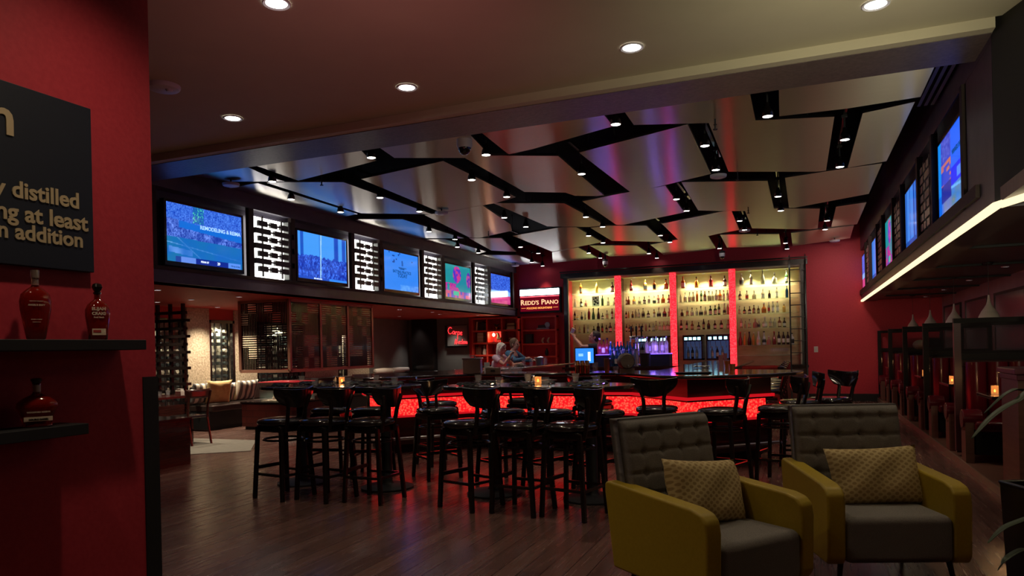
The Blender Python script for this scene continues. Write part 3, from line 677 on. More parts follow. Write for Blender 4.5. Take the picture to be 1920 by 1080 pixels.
# low counter and cabinet under the bottles
o = B().box(-6.05, 18.25, .82, .12, 18.8, .88).build('back_counter', K['bar_top'], None, bevel=.004); tag(o, 'long dark counter top below the liquor shelving', 'counter')
cab = thing('back_bar_cabinet', 'long dark wooden cabinet under the back counter', 'cabinet', (-2.96, 18.5, 0))
wb(cab).box(-6.0, 18.35, 0, .08, 18.79, .82).build('carcass', K['darkwood'], cab, smooth=False)
for k in range(8): wb(cab).box(-5.95+k*.75, 18.33, .08, -5.25+k*.75, 18.35, .78).build('door', K['bar_wood'], cab, smooth=False)

# bottles
def bm(n, c, tr=.35, r=.08): return mat(n, c, r, trans=tr, coat=.3)
BC = {'amber': bm('b_amber', (.50, .13, .02)), 'clear': bm('b_clear', (.62, .60, .46), .6), 'dark': bm('b_dark', (.03, .012, .010), .05), 'green': bm('b_green', (.03, .10, .03)),
      'red': bm('b_red', (.30, .03, .03)), 'gold': bm('b_gold', (.62, .38, .08)), 'blue': bm('b_blue', (.02, .10, .22)), 'pink': bm('b_pink', (.55, .22, .20)), 'white': mat('b_white', (.6, .6, .62), .3), 'brown': bm('b_brown', (.20, .07, .03))}
LC = {'w': mat('l_white', (.68, .66, .6), .6), 'c': mat('l_cream', (.55, .45, .28), .6), 'k': mat('l_black', (.02, .02, .025), .5), 'r': mat('l_red', (.4, .03, .03), .5), '-': None}
CP = {'k': mat('c_black', (.015, .012, .012), .4), 'w': mat('c_white', (.6, .6, .6), .4), 'r': mat('c_red', (.4, .02, .02), .4), 'g': mat('c_gold', (.6, .42, .15), .35, .6)}
SHAPES = {  # radius profile (r, z) for a bottle of height 1; label band z0, z1; n; power
 'tall': ([(.115, 0), (.12, .01), (.12, .60), (.10, .68), (.05, .78), (.042, .80), (.042, .93)], .16, .48, 2),
 'round': ([(.15, 0), (.17, .02), (.175, .48), (.15, .58), (.06, .70), (.05, .73), (.05, .90)], .12, .42, 2),
 'square': ([(.155, 0), (.16, .01), (.16, .56), (.13, .64), (.055, .70), (.05, .72), (.05, .90)], .10, .46, 6),
 'squat': ([(.19, 0), (.22, .04), (.23, .35), (.20, .50), (.08, .62), (.06, .66), (.06, .88)], .10, .36, 2),
 'cone': ([(.19, 0), (.20, .03), (.15, .35), (.08, .60), (.05, .72), (.045, .9)], .08, .26, 2),
 'bowling': ([(.12, 0), (.135, .03), (.145, .25), (.11, .48), (.06, .66), (.05, .74), (.055, .92)], .18, .40, 2)}
WORD = {'tall': 'slim', 'round': 'round shouldered', 'square': 'square', 'squat': 'squat', 'cone': 'cone shaped', 'bowling': 'curvy'}
PROT = {}
def bottle_mesh(shape, colr, lab, cap):
    key = (shape, colr, lab, cap)
    if key in PROT: return PROT[key]
    prof, z0, z1, pw = SHAPES[shape]; pts_ = []; ins = False
    def R(z):
        for (r0, a), (r1, c) in zip(prof, prof[1:]):
            if a <= z <= c: return r0+(r1-r0)*(z-a)/max(1e-6, c-a)
        return prof[-1][0]
    zs = sorted(set([p[1] for p in prof]+([z0, z1] if lab != '-' else [])))
    top = prof[-1][1]
    for z in zs: pts_.append((R(z), z, 1 if (lab != '-' and z0 <= z < z1) else (2 if z >= top-1e-6 else 0)))
    pts_ += [(prof[-1][0]*1.25, top, 2), (prof[-1][0]*1.25, 1.0, 2), (.002, 1.0, 2)]
    b = MB(); b.lathe(pts_, 14, power=pw, cap=False)
    b.add([(prof[0][0]*cos(2*pi*k/14), prof[0][0]*sin(2*pi*k/14), 0) for k in range(14)], [tuple(range(13, -1, -1))], 0)
    me = bpy.data.meshes.new('bottle'); me.from_pydata(b.v, [], b.f); me.update()
    for m in (BC[colr], LC[lab] or BC[colr], CP[cap]): me.materials.append(m)
    me.polygons.foreach_set('material_index', b.mi); me.shade_smooth(); me.set_sharp_from_angle(angle=.8)
    PROT[key] = me; return me
def bottle(p, h, shape, colr, lab, cap, label, group, name='bottle'):
    o = bpy.data.objects.new(name, bottle_mesh(shape, colr, lab, cap)); COL.objects.link(o); o.location = p; o.scale = (h, h, h); o.rotation_euler = (0, 0, rnd.uniform(0, .5))
    return tag(o, label, 'bottle', group)
LN = {'w': 'white labelled ', 'c': 'cream labelled ', 'k': 'black labelled ', 'r': 'red labelled ', '-': ''}
rowdata = {
 0: (1060, 7.71, [
  [(235, 'tall', 'amber', 'w', 'w', .29), (458, 'tall', 'gold', '-', 'g', .31), (688, 'round', 'dark', 'w', 'k', .27)],
  [(150, 'cone', 'clear', '-', 'w', .24), (232, 'round', 'dark', 'w', 'k', .22), (308, 'squat', 'pink', '-', 'w', .18), (548, 'tall', 'green', '-', 'r', .28), (622, 'round', 'clear', 'w', 'k', .22), (708, 'squat', 'clear', 'c', 'k', .21)],
  [(128, 'tall', 'dark', 'c', 'w', .26), (182, 'squat', 'gold', 'w', 'w', .15), (238, 'round', 'clear', 'k', 'k', .21), (292, 'tall', 'clear', 'c', 'w', .22), (350, 'tall', 'red', '-', 'g', .31), (408, 'bowling', 'green', '-', 'k', .31), (480, 'bowling', 'dark', '-', 'k', .30), (540, 'squat', 'dark', 'w', 'k', .17), (605, 'square', 'clear', 'c', 'k', .23), (672, 'tall', 'brown', 'w', 'k', .28), (722, 'tall', 'pink', '-', 'k', .25)],
  [(142, 'tall', 'clear', '-', 'k', .22), (205, 'round', 'clear', 'c', 'w', .20), (266, 'tall', 'brown', '-', 'k', .23), (320, 'tall', 'clear', 'w', 'w', .24), (402, 'squat', 'dark', 'c', 'k', .18), (480, 'square', 'dark', 'k', 'k', .26), (525, 'tall', 'dark', 'r', 'k', .25), (585, 'round', 'dark', 'c', 'k', .20), (652, 'round', 'dark', 'w', 'k', .26), (712, 'round', 'pink', 'w', 'k', .22)]]),
 1: (1160, 6.75, [
  [(172, 'bowling', 'red', 'w', 'w', .31), (340, 'square', 'amber', 'k', 'g', .29), (465, 'square', 'amber', 'k', 'g', .27), (612, 'squat', 'amber', 'c', 'k', .27)],
  [(85, 'tall', 'brown', 'w', 'k', .20), (132, 'round', 'brown', '-', 'k', .22), (205, 'squat', 'gold', 'w', 'w', .22), (272, 'squat', 'clear', '-', 'w', .19), (335, 'squat', 'dark', 'w', 'k', .20), (392, 'square', 'clear', 'w', 'k', .21), (452, 'squat', 'clear', 'k', 'w', .22), (508, 'square', 'pink', 'w', 'r', .22), (570, 'squat', 'amber', '-', 'k', .23), (638, 'squat', 'red', 'w', 'k', .22)],
  [(88, 'tall', 'dark', 'w', 'w', .20), (130, 'tall', 'gold', '-', 'w', .20), (175, 'round', 'brown', 'k', 'k', .18), (218, 'tall', 'clear', '-', 'w', .24), (260, 'round', 'clear', 'w', 'k', .22), (315, 'round', 'clear', 'k', 'k', .25), (378, 'squat', 'dark', 'w', 'w', .20), (447, 'square', 'brown', 'w', 'k', .21), (510, 'squat', 'clear', 'k', 'w', .25), (585, 'squat', 'pink', 'k', 'w', .24), (638, 'round', 'pink', 'c', 'w', .24)],
  [(88, 'tall', 'dark', 'w', 'k', .20), (132, 'round', 'dark', 'c', 'k', .18), (175, 'round', 'brown', '-', 'k', .18), (218, 'tall', 'clear', 'c', 'k', .20), (260, 'tall', 'brown', 'w', 'k', .20), (303, 'tall', 'dark', 'c', 'k', .20), (345, 'tall', 'pink', '-', 'w', .21), (390, 'tall', 'dark', 'w', 'k', .20), (435, 'round', 'clear', 'w', 'w', .22), (475, 'tall', 'clear', 'c', 'k', .26), (523, 'square', 'clear', 'w', 'w', .24), (568, 'square', 'clear', 'w', 'w', .24), (615, 'square', 'clear', 'w', 'w', .25), (655, 'square', 'clear', 'w', 'w', .23)]]),
 2: (1260, 5.685, [
  [(130, 'square', 'amber', 'w', 'r', .30), (270, 'round', 'amber', '-', 'k', .28), (425, 'round', 'red', 'r', 'w', .31), (570, 'round', 'dark', 'w', 'k', .27)],
  [(98, 'tall', 'clear', '-', 'w', .22), (143, 'round', 'clear', 'c', 'k', .25), (192, 'round', 'clear', 'w', 'k', .25), (233, 'round', 'clear', 'c', 'k', .25), (275, 'tall', 'amber', '-', 'k', .27), (316, 'tall', 'green', 'c', 'k', .28), (358, 'round', 'brown', 'w', 'r', .26), (400, 'round', 'clear', 'c', 'k', .26), (438, 'round', 'clear', '-', 'w', .25), (480, 'round', 'clear', 'w', 'k', .27), (516, 'round', 'amber', 'c', 'k', .27), (555, 'tall', 'clear', 'w', 'r', .26), (597, 'tall', 'clear', 'w', 'r', .26)],
  [(110, 'squat', 'dark', '-', 'k', .17), (165, 'round', 'clear', 'c', 'w', .24), (217, 'squat', 'clear', 'w', 'k', .21), (263, 'round', 'clear', 'w', 'k', .20), (310, 'squat', 'clear', 'k', 'k', .24), (358, 'round', 'clear', 'c', 'w', .22), (413, 'square', 'green', 'w', 'k', .24), (460, 'square', 'green', 'w', 'k', .25), (502, 'tall', 'green', 'w', 'k', .28), (560, 'bowling', 'clear', 'k', 'w', .29), (602, 'tall', 'pink', '-', 'w', .27)],
  [(100, 'bowling', 'dark', 'w', 'w', .28), (160, 'tall', 'dark', 'w', 'w', .25), (215, 'round', 'brown', 'c', 'k', .23), (282, 'squat', 'dark', 'w', 'k', .19), (336, 'tall', 'dark', 'c', 'k', .27), (390, 'round', 'brown', 'k', 'k', .23), (457, 'round', 'dark', 'w', 'k', .22), (525, 'round', 'dark', 'w', 'w', .24), (597, 'squat', 'pink', 'w', 'r', .23)]]),
 3: (1375, 5.14, [
  [(87, 'round', 'clear', 'k', 'w', .30), (180, 'tall', 'clear', 'w', 'k', .30), (292, 'bowling', 'clear', '-', 'w', .36), (405, 'squat', 'clear', '-', 'w', .28), (522, 'tall', 'green', 'w', 'k', .31)],
  [(70, 'round', 'dark', 'c', 'k', .22), (137, 'round', 'clear', 'r', 'k', .22), (205, 'squat', 'clear', '-', 'w', .22), (290, 'round', 'clear', 'w', 'w', .25), (353, 'round', 'dark', '-', 'k', .20), (425, 'tall', 'clear', 'w', 'k', .26), (522, 'tall', 'blue', '-', 'k', .29)],
  [(63, 'round', 'clear', 'c', 'k', .20), (110, 'squat', 'dark', 'c', 'k', .18), (158, 'squat', 'dark', 'w', 'k', .19), (202, 'round', 'brown', 'c', 'k', .21), (243, 'round', 'brown', 'c', 'w', .20), (297, 'squat', 'amber', '-', 'w', .26), (345, 'tall', 'clear', 'r', 'w', .27), (385, 'tall', 'clear', 'w', 'w', .28), (428, 'tall', 'clear', 'w', 'r', .28), (490, 'square', 'gold', '-', 'w', .23)],
  [(77, 'tall', 'clear', 'w', 'w', .27), (115, 'round', 'clear', '-', 'k', .18), (155, 'round', 'clear', 'c', 'k', .22), (210, 'squat', 'pink', '-', 'g', .25), (245, 'round', 'clear', 'k', 'w', .20), (303, 'squat', 'clear', 'w', 'w', .27), (360, 'round', 'clear', 'c', 'w', .24), (398, 'square', 'clear', '-', 'w', .24), (445, 'round', 'brown', 'c', 'k', .25), (492, 'round', 'dark', 'w', 'k', .23)],
  [(62, 'bowling', 'red', '-', 'r', .34), (108, 'tall', 'gold', '-', 'w', .32), (150, 'bowling', 'dark', '-', 'k', .34), (192, 'tall', 'gold', '-', 'w', .32), (240, 'bowling', 'white', 'c', 'w', .34), (292, 'bowling', 'white', 'k', 'k', .34), (338, 'squat', 'pink', '-', 'w', .22), (390, 'bowling', 'red', '-', 'r', .33), (435, 'tall', 'dark', 'w', 'k', .32), (480, 'tall', 'dark', 'w', 'k', .31), (522, 'tall', 'dark', 'w', 'k', .31), (562, 'square', 'white', 'k', 'k', .28)]])}
BAYN = ['leftmost', 'second', 'third', 'rightmost']; SHN = ['top', 'second', 'third', 'fourth', 'bottom']
for k, (ox, sc, rws) in rowdata.items():
    a, c = bays[k]
    for r, row in enumerate(rws):
        z = (SH+[1.37])[r]
        for j, (x, shp, colr, lab, cap, h) in enumerate(row):
            X = at(ox+x/sc, 600, Y=18.98).x; X = min(max(X, a+.07), c-.07)
            bottle((X, 18.98+rnd.uniform(-.05, .05), z+.001), h, shp, colr, lab, cap, '%s%s bottle, %s from left on the %s shelf of the %s bay' % (LN[lab], colr, ORD[j], SHN[r], BAYN[k]), 'bottles on the back bar shelves')
# framed black and white poster box among the bottles
t = thing('poster_box', 'white box with a black spotted picture on the second shelf of the leftmost bay', 'box', (at(1060+445/7.71, 580, Y=19).x, 19.0, 2.521))
MB().box(-.10, -.03, 0, .10, .03, .27).build('carton', K['paper'], t, smooth=False)
for q in range(7):
    cx = rnd.uniform(-.06, .06); cz = .05+q*.028; MB().lathe([(.001, 0), (rnd.uniform(.015, .03), .0001), (.001, .0015)], 10).build('ink_blot', K['black'], t).location = (cx, -.031, cz); t.children[-1].rotation_euler = (pi/2, 0, 0)
# hanging wine glasses below the lowest right shelf
gl = None
def stemglass(label, p, grp):
    global gl
    if gl is None:
        b = MB(); b.lathe([(.030, 0), (.030, .003), (.004, .006), (.004, .07), (.03, .09), (.036, .12), (.030, .165)], 12, cap=False)
        gl = b.build('wine_glass', K['clear'], None, solid=0); o = gl
    else: o = gl.copy(); COL.objects.link(o)
    o.location = p; return tag(o, label, 'glass', grp)
for j in range(10):
    X = at(1375+(372+j*17)/5.14, 660, Y=18.98).x
    stemglass('clear stem glass, %s from left in the row under the rightmost bay' % ORD[j], (X, 18.95, .881+.24), 'stem glasses below the rightmost bay')
o = B().box(-1.5, 18.84, 1.10, -.08, 19.2, 1.12).build('glass_ledge', K['shelf_glass'], None, smooth=False); tag(o, 'low glass ledge holding stem glasses under the rightmost bay', 'shelf')
# wine dispensers
def dispenser(px0, px1, zt, zb, label):
    x0 = at(px0, 640, Y=18.7).x; x1 = at(px1, 640, Y=18.7).x; cx = (x0+x1)/2; w_ = x1-x0
    t = thing('wine_dispenser', label, 'wine dispenser', (cx, 18.80, zb), 0, 'wine dispensers in the back bar')
    h = zt-zb
    b = MB(); b.box(-w_/2, -.1, 0, -w_/2+.03, .3, h); b.box(w_/2-.03, -.1, 0, w_/2, .3, h); b.box(-w_/2, -.1, h-.03, w_/2, .3, h); b.box(-w_/2, -.1, 0, w_/2, .3, .04); b.build('cabinet', K['darkwood'], t, smooth=False)
    MB().box(-w_/2+.03, .27, .04, w_/2-.03, .29, h-.03).build('lit_back', mat('disp_back', (.05, .07, .12), .4, emit=(.10, .16, .40), es=.22), t, smooth=False)
    MB().box(-w_/2+.03, -.11, h-.16, w_/2-.03, -.08, h-.03).build('header', K['black_gloss'], t, smooth=False)
    for j in range(4):
        xx = -w_/2+.03+(w_-.06)*(j+.5)/4
        MB().box(xx-.038, -.116, h-.125, xx+.038, -.112, h-.055).build('display', K['cyan_led'], t, smooth=False)
        MB().tube([(xx, -.06, h-.16), (xx, -.06, h-.22), (xx+.01, -.03, h-.30), (xx, .0, h-.34)], .006, 6).build('spout', K['chrome'], t)
    for j in range(3):
        xx = cx-w_/2+.03+(w_-.06)*(j+.7)/4
        bottle((xx, 18.9, zb+.041), .30, 'tall', 'dark' if j % 2 else 'clear', 'w', 'w', '%s bottle, %s from left inside the %s' % ('dark' if j % 2 else 'pale', ORD[j], label.split(', ')[1]), 'bottles inside the wine dispensers')
dispenser(1190, 1216, 1.66, 1.12, 'dark wine dispenser, first unit with cyan displays')
dispenser(1217, 1254, 1.66, 1.12, 'dark wine dispenser, second unit with cyan displays')
dispenser(1280, 1317, 1.66, 1.02, 'dark wine dispenser, third unit with cyan displays')
dispenser(1324, 1368, 1.66, 1.02, 'dark wine dispenser, rightmost unit with cyan displays')
# ladder on the right
x0 = at(1481, 560, Y=18.3).x; x1 = at(1511, 560, Y=18.3).x
t = thing('library_ladder', 'tall thin black ladder leaning against the right end of the liquor shelving', 'ladder', ((x0+x1)/2, 18.1, 0))
lw = (x1-x0)/2
for s_ in (-1, 1):
    MB().bar((s_*lw, -.05, 0), (s_*lw, .42, 3.40), .035, .022).build('rail', K['black_gloss'], t, smooth=False)
    MB().tube([(s_*lw, .42, 3.38), (s_*lw, .40, 3.50), (s_*lw, .47, 3.52)], .014, 6).build('hook', K['black_gloss'], t)
for j in range(11):
    z = .32+j*.283; f_ = z/3.40
    MB().bar((-lw, -.05+.47*f_, z), (lw, -.05+.47*f_, z), .03, .02).build('rung', K['black_gloss'], t, smooth=False)
o = B().box(-6.05, 18.50, 3.43, .14, 18.54, 3.46).build('ladder_rail', K['black_gloss'], None, smooth=False); tag(o, 'black rail along the top of the liquor shelving carrying the ladder', 'rail')
# light switch on the red wall
p = at(1530, 655, Y=BY-.005); t = thing('light_switch', 'small white switch plate on the red back wall right of the ladder', 'switch', p)
MB().box(-.045, -.006, -.07, .045, 0, .07).build('plate', K['off_white'], t, bevel=.003); MB().box(-.015, -.012, -.03, .015, -.006, .03).build('toggle', K['paper'], t, smooth=False)

# ---------------------------------------------------------------- lit sign on the back wall
t = thing('lit_sign', 'glowing white and red name sign on the red back wall beside the shelving', 'sign', (-6.70, BY-.02, 2.41))
wb(t).box(-7.30, BY-.12, 2.38, -6.10, BY-.001, 3.08).build('box', K['black'], t, smooth=False)
wb(t).box(-7.27, BY-.135, 2.88, -6.14, BY-.12, 3.04).build('light_bar', emis('sign_white', (.80, .92, 1), 15), t, smooth=False)
wb(t).box(-7.27, BY-.135, 2.83, -6.14, BY-.12, 2.85).build('red_line', emis('sign_red', (1, .06, .08), 4), t, smooth=False)
wb(t).box(-7.27, BY-.128, 2.44, -6.14, BY-.12, 2.82).build('red_face', emis('sign_face', (.4, .006, .03), .35), t, smooth=False)
SG = emis('sign_letters', (1, .50, .26), 1.5); SG2 = emis('sign_letters_small', (1, .35, .08), 1.5)
def capword(first, rest, x, z, h, tt):
    """large first letter and small capitals"""
    vs, fs = text_mb(first, size=h, ext=.004, bold=.003); w1 = max(v.x for v in vs)
    bb = MB(); o_ = Vector((x, BY-.136, z)); bb.add([o_+Vector((v.x, -v.z, v.y)) for v in vs], fs)
    vs, fs = text_mb(rest, size=h*.78, ext=.004, bold=.0025); o_ = Vector((x+w1+h*.06, BY-.136, z)); bb.add([o_+Vector((v.x, -v.z, v.y)) for v in vs], fs)
    bb.T = None; bb.v = [tuple(Vector(q)-t.location) for q in bb.v]; bb.build('letters', SG, tt, smooth=False)
    return x+w1+h*.06+max(v.x for v in vs)
xe = capword('R', "EDD'S", -7.25, 2.62, .20, t); capword('P', 'IANO', xe+.08, 2.62, .20, t)
vs, fs = text_mb('POCONO MOUNTAINS', width=.74, ext=.003, bold=.004); bb = MB(); bb.add([Vector((-7.08+v.x, BY-.136, 2.50+v.y))-t.location for v in vs], fs); bb.build('letters', SG2, t, smooth=False)
for a, c in ((-7.24, -7.11), (-6.31, -6.17)): wb(t).box(a, BY-.136, 2.525, c, BY-.13, 2.535).build('dash', SG2, t, smooth=False)

# ---------------------------------------------------------------- neon board
t = thing('neon_sign', 'red neon handwriting on a framed board on the gray wall', 'neon sign', (-9.3, BY, 1.82))
wb(t).box(-9.68, BY-.05, 1.49, -9.00, BY-.002, 2.13).build('backing', K['black'], t, smooth=False)
x0, x1, z0, z1 = -9.57, -8.93, 1.54, 2.12
wb(t).box(x0, BY-.12, z0, x1, BY-.10, z1).build('board', K['gray_wall'], t, smooth=False)
GL = {'C': ([(.9, .95), (.6, 1.1), (.2, .9), (.05, .45), (.25, .05), (.6, 0), (.95, .2)], 1.0), 'a': ([(.6, .45), (.3, .5), (.08, .25), (.25, 0), (.5, .1), (.6, .45), (.62, .05), (.8, 0)], .72),
      'r': ([(0, 0), (.15, .45), (.3, .35), (.42, .48), (.5, .40)], .5), 'p': ([(.2, .5), (0, -.6), (.15, .3), (.4, .5), (.6, .3), (.45, .02), (.2, .05)], .66),
      'e': ([(.0, .15), (.35, .28), (.42, .45), (.25, .5), (.05, .25), (.2, 0), (.5, .08)], .55), 'N': ([(0, -.1), (.3, 1.0), (.45, .1), (.6, .0), (.85, 1.1), (1.0, 1.15)], 1.0),
      'o': ([(.3, .5), (.06, .25), (.25, 0), (.5, .22), (.35, .48), (.55, .45)], .55), 'c': ([(.42, .42), (.2, .48), (.03, .2), (.2, 0), (.45, .1)], .48),
      't': ([(.3, .95), (.1, .1), (.25, 0), (.35, .1)], .36), 'm': ([(0, 0), (.1, .45), (.25, .4), (.22, .0), (.3, .35), (.5, .42), (.46, .0), (.56, .38), (.74, .4), (.7, .05), (.85, .02)], .85)}
def neon(word, x, z, s_, slope):
    for ch in word:
        g, adv = GL[ch]
        pp = [(x+q[0]*s_, BY-.135, z+q[1]*s_*1.25+(q[0]*s_)*slope) for q in g]
        P2 = []
        for i in range(len(pp)-1):   # catmull smoothing
            a = Vector(pp[max(i-1, 0)]); b0 = Vector(pp[i]); b1 = Vector(pp[i+1]); d = Vector(pp[min(i+2, len(pp)-1)])
            for q in range(4):
                tt = q/4; P2.append(.5*((2*b0)+(b1-a)*tt+(2*a-5*b0+4*b1-d)*tt*tt+(3*b0-a-3*b1+d)*tt**3))
        P2.append(Vector(pp[-1])); wb(t).tube(P2, .0065, 6).build('neon_tube', K['neon_red'], t); x += adv*s_; z += adv*s_*slope
neon('Carpe', -9.54, 1.90, .135, -.12); neon('Noctem', -9.33, 1.60, .108, -.02)
# dark column beside it, red shelving units
struct('wall_column', B().box(-10.68, BY-.25, 0, -9.97, BY, 2.34), K['black_gloss'], smooth=False)
def shelfunit(x0, x1, yf, zs, nx, name, label, th=.045):
    t = thing('book_shelf', label, 'bookshelf', ((x0+x1)/2, yf, 0)); b = wb(t)
    b.box(x0, BY-.02, 0, x1, BY-.001, zs[0]); b.build('back_panel', K['red_back'], t, smooth=False)
    for k in range(nx+1):
        xx = x0+(x1-x0)*k/nx; wb(t).box(xx-th/2, yf, .0, xx+th/2, BY-.02, zs[0]).build('upright', K['red_shelf'], t, smooth=False)
    for z in zs: wb(t).box(x0-th/2, yf-.005, z-th, x1+th/2, BY-.02, z).build('shelf_board', K['red_shelf'], t, smooth=False)
    return t
ZL = [2.30, 1.95, 1.61, 1.27, .93, .5]
shelfunit(-8.65, -7.29, 18.42, ZL, 3, 'l', 'red open bookshelf with three columns at the left of the back wall')
shelfunit(-7.21, -6.22, 18.58, [2.30, 1.93, 1.55, 1.20, .8], 1, 'r', 'wide red recessed shelves under the glowing name sign')
def book(p, sx, sy, sz, colr, label, grp, rot=0):
    t = bpy.data.objects.new('book', bookmesh(colr)); COL.objects.link(t); t.location = p; t.scale = (sx, sy, sz); t.rotation_euler = (0, rot, 0)
    return tag(t, label, 'book', grp)
BK = {}
def bookmesh(c):
    if c not in BK:
        b = MB(); b.box(-.5, -.5, 0, .5, .5, 1, 0); me = bpy.data.meshes.new('book'); me.from_pydata(b.v, [], b.f); me.materials.append(mat('book_'+c, {'dark': (.02, .012, .012), 'tan': (.5, .36, .2), 'cream': (.6, .5, .35), 'brown': (.14, .05, .03), 'red': (.25, .02, .02)}[c], .6)); BK[c] = me
    return BK[c]
c = [-8.42, -7.97, -7.52]
for j in range(6): book((-8.56+j*.052+(.02 if j else 0), 18.6, ZL[1]), .045, .18, .25-.02*(j % 3), 'dark' if j else 'tan', '%s upright book, %s from left in the top left compartment' % ('dark' if j else 'tan', ORD[j]), 'books in the top left compartment', .12 if j == 0 else 0)
for j in range(4): book((c[2]+.01*(j % 2), 18.6, ZL[1]+j*.045), .24-.02*(j % 2), .18, .042, ['cream', 'tan', 'brown', 'tan'][j], 'flat book, %s from the bottom of the stack in the top right compartment' % ORD[j], 'stacked books, top right compartment')
for j in range(6): book((c[0]-.03, 18.6, ZL[2]+j*.046), .19-.01*(j % 2), .17, .043, 'cream' if j % 2 else 'tan', 'pale book, %s from bottom of the tall stack in the middle left compartment' % ORD[j], 'tall stack of pale books')
for j in range(3): book((c[2]+.05, 18.6, ZL[2]+j*.04), .2, .17, .036, ['cream', 'brown', 'tan'][j], 'flat book, %s from bottom of the stack behind the man' % ORD[j], 'flat books behind the man')
for j in range(3): book((c[0]-.14+j*.05, 18.6, ZL[3]), .042, .17, .22, 'brown', 'brown upright book, %s from left beside the pale figurine' % ORD[j], 'upright books beside the figurine')
t = thing('potted_plant', 'small potted plant in the top middle bookshelf compartment', 'plant', (c[1], 18.6, ZL[1])); MB().lathe([(.045, 0), (.06, .09)], 12).build('pot', K['copper'], t)
for q in range(7):
    a_ = q*.9; MB().tube([(0, 0, .08), (cos(a_)*.04, sin(a_)*.04, .14), (cos(a_)*.10, sin(a_)*.06, .17+.02*(q % 2))], [.006, .012, .003], 6).build('leaf', K['leaf'], t)
t = thing('shelf_lamp', 'small glowing lamp in the middle compartment of the red bookshelf', 'lamp', (c[1]-.10, 18.6, ZL[2])); MB().lathe([(.04, 0), (.04, .01), (.008, .015), (.008, .16)], 12).build('base', K['black'], t); MB().ell((0, 0, .21), .04, .04, .05).build('bulb', emis('lampbulb', (1, .72, .4), 7), t); point((c[1]-.10, 18.45, ZL[2]+.2), 2.5, (1, .55, .3), .04)
t = thing('horse_figurine', 'green and dark horse figurine beside the glowing shelf lamp', 'figurine', (c[1]+.04, 18.58, ZL[2]))
MB().tube([(0, 0, .10), (.02, 0, .17), (-.01, 0, .25), (-.06, 0, .24)], [.05, .035, .028, .015], 8).build('neck_and_head', K['leaf'], t); MB().tube([(-.02, 0, .10), (.09, 0, .10)], .04, 8).build('body', K['leaf'], t)
for q in (-.02, .03, .09): MB().tube([(q, 0, .10), (q, 0, 0)], .013, 6).build('leg', K['leaf'], t)
t = thing('pale_figurine', 'pale pointed figurine in the lower left bookshelf compartment', 'figurine', (c[0]+.06, 18.6, ZL[3])); MB().lathe([(.05, 0), (.055, .05), (.035, .16), (.02, .2), (.03, .24), (.002, .28)], 12).build('body', K['off_white'], t); MB().tube([(.03, 0, .17), (.08, 0, .10), (.09, 0, .02)], [.02, .015, .01], 6).build('wing', K['off_white'], t)
for q, l in ((-6.62, 'left'), (-6.46, 'right')):
    t = thing('brass_ornament', '%s one of two small gold ornaments on the wide red shelf' % l, 'ornament', (q, 18.66, 1.55), 0, 'gold ornaments on the wide red shelf')
    MB().tube([(0, 0, 0), (-.03, 0, .06), (.0, 0, .13), (.035, 0, .15)], [.02, .03, .025, .012], 8).build('body', mat('brass', (.6, .42, .25), .3, .9), t); MB().lathe([(.03, 0), (.03, .01)], 10).build('foot', K['copper'], t)
t = thing('speaker_box', 'dark box at the left of the wide red shelf', 'box', (-7.02, 18.66, 1.551)); MB().box(-.10, -.06, 0, .10, .08, .26).build('body', K['black'], t, bevel=.006); MB().box(-.085, -.066, .015, .085, -.06, .245).build('grille', K['column_dark'], t, smooth=False)
t = thing('mantel_clock', 'long ornate clock on the top wide red shelf', 'clock', (-6.60, 18.66, 1.931)); MB().box(-.18, -.05, 0, .18, .05, .04).build('base', K['steel'], t); MB().box(-.15, -.04, .04, .06, .04, .12).build('case', K['frame_brown'], t, bevel=.01); MB().lathe([(.075, 0), (.075, .03)], 18).build('dial', K['steel'], t).rotation_euler = (pi/2, 0, 0); t.children[-1].location = (.12, .0, .12)
t = thing('dark_vase', 'small dark vase in the lower wide red shelf', 'vase', (-6.52, 18.66, 1.201)); MB().lathe([(.03, 0), (.05, .06), (.045, .14), (.02, .18), (.03, .2)], 12).build('body', K['black'], t); MB().lathe([(.031, .2), (.031, .205)], 12, cap=False).build('rim', K['copper'], t)
# ---------------------------------------------------------------- the bar
def offset(poly, d):
    """polygon (counter clockwise) moved outward by d"""
    n = len(poly); out = []
    a = sum(poly[i][0]*poly[(i+1) % n][1]-poly[(i+1) % n][0]*poly[i][1] for i in range(n)); s = 1 if a > 0 else -1
    for i in range(n):
        p0 = Vector(poly[i-1]); p1 = Vector(poly[i]); p2 = Vector(poly[(i+1) % n])
        d1 = (p1-p0).normalized(); d2 = (p2-p1).normalized(); n1 = Vector((d1.y, -d1.x))*s; n2 = Vector((d2.y, -d2.x))*s
        m = (n1+n2).normalized(); k = max(.35, m.dot(n1)); out.append(tuple(p1+m*(d/k)))
    return out
panel = [(-6.2, 9.3), (-5.33, 8.4), (-4.45, 9.37), (-2.1, 9.37), (-1.24, 8.4), (-.37, 9.26), (-.72, 9.70), (-1.15, 9.78), (-1.15, 15.2), (-1.68, 15.2), (-1.68, 9.80), (-4.9, 9.80), (-4.9, 15.2), (-5.4, 15.2), (-5.4, 9.78), (-5.85, 9.70)]
bar = thing('bar_counter', 'large dark wooden bar counter with glowing red crackled band along its front', 'bar counter', (-3.3, 9.5, 0))
wb(bar).prism(panel, .80, 1.03).build('upper_panel', K['bar_wood'], bar, smooth=False)
wb(bar).prism(offset(panel, .03), .765, .80).build('glow_painted_moulding', K['painted_moulding_glow'], bar, smooth=False)  # wooden moulding, glows itself in place of light from the band
wb(bar).prism(offset(panel, .015), .745, .765).build('dark_moulding', K['black_wood'], bar, smooth=False)
wb(bar).prism(offset(panel, -.05), .52, .745).build('glow_band', K['glow_band'], bar, smooth=False)
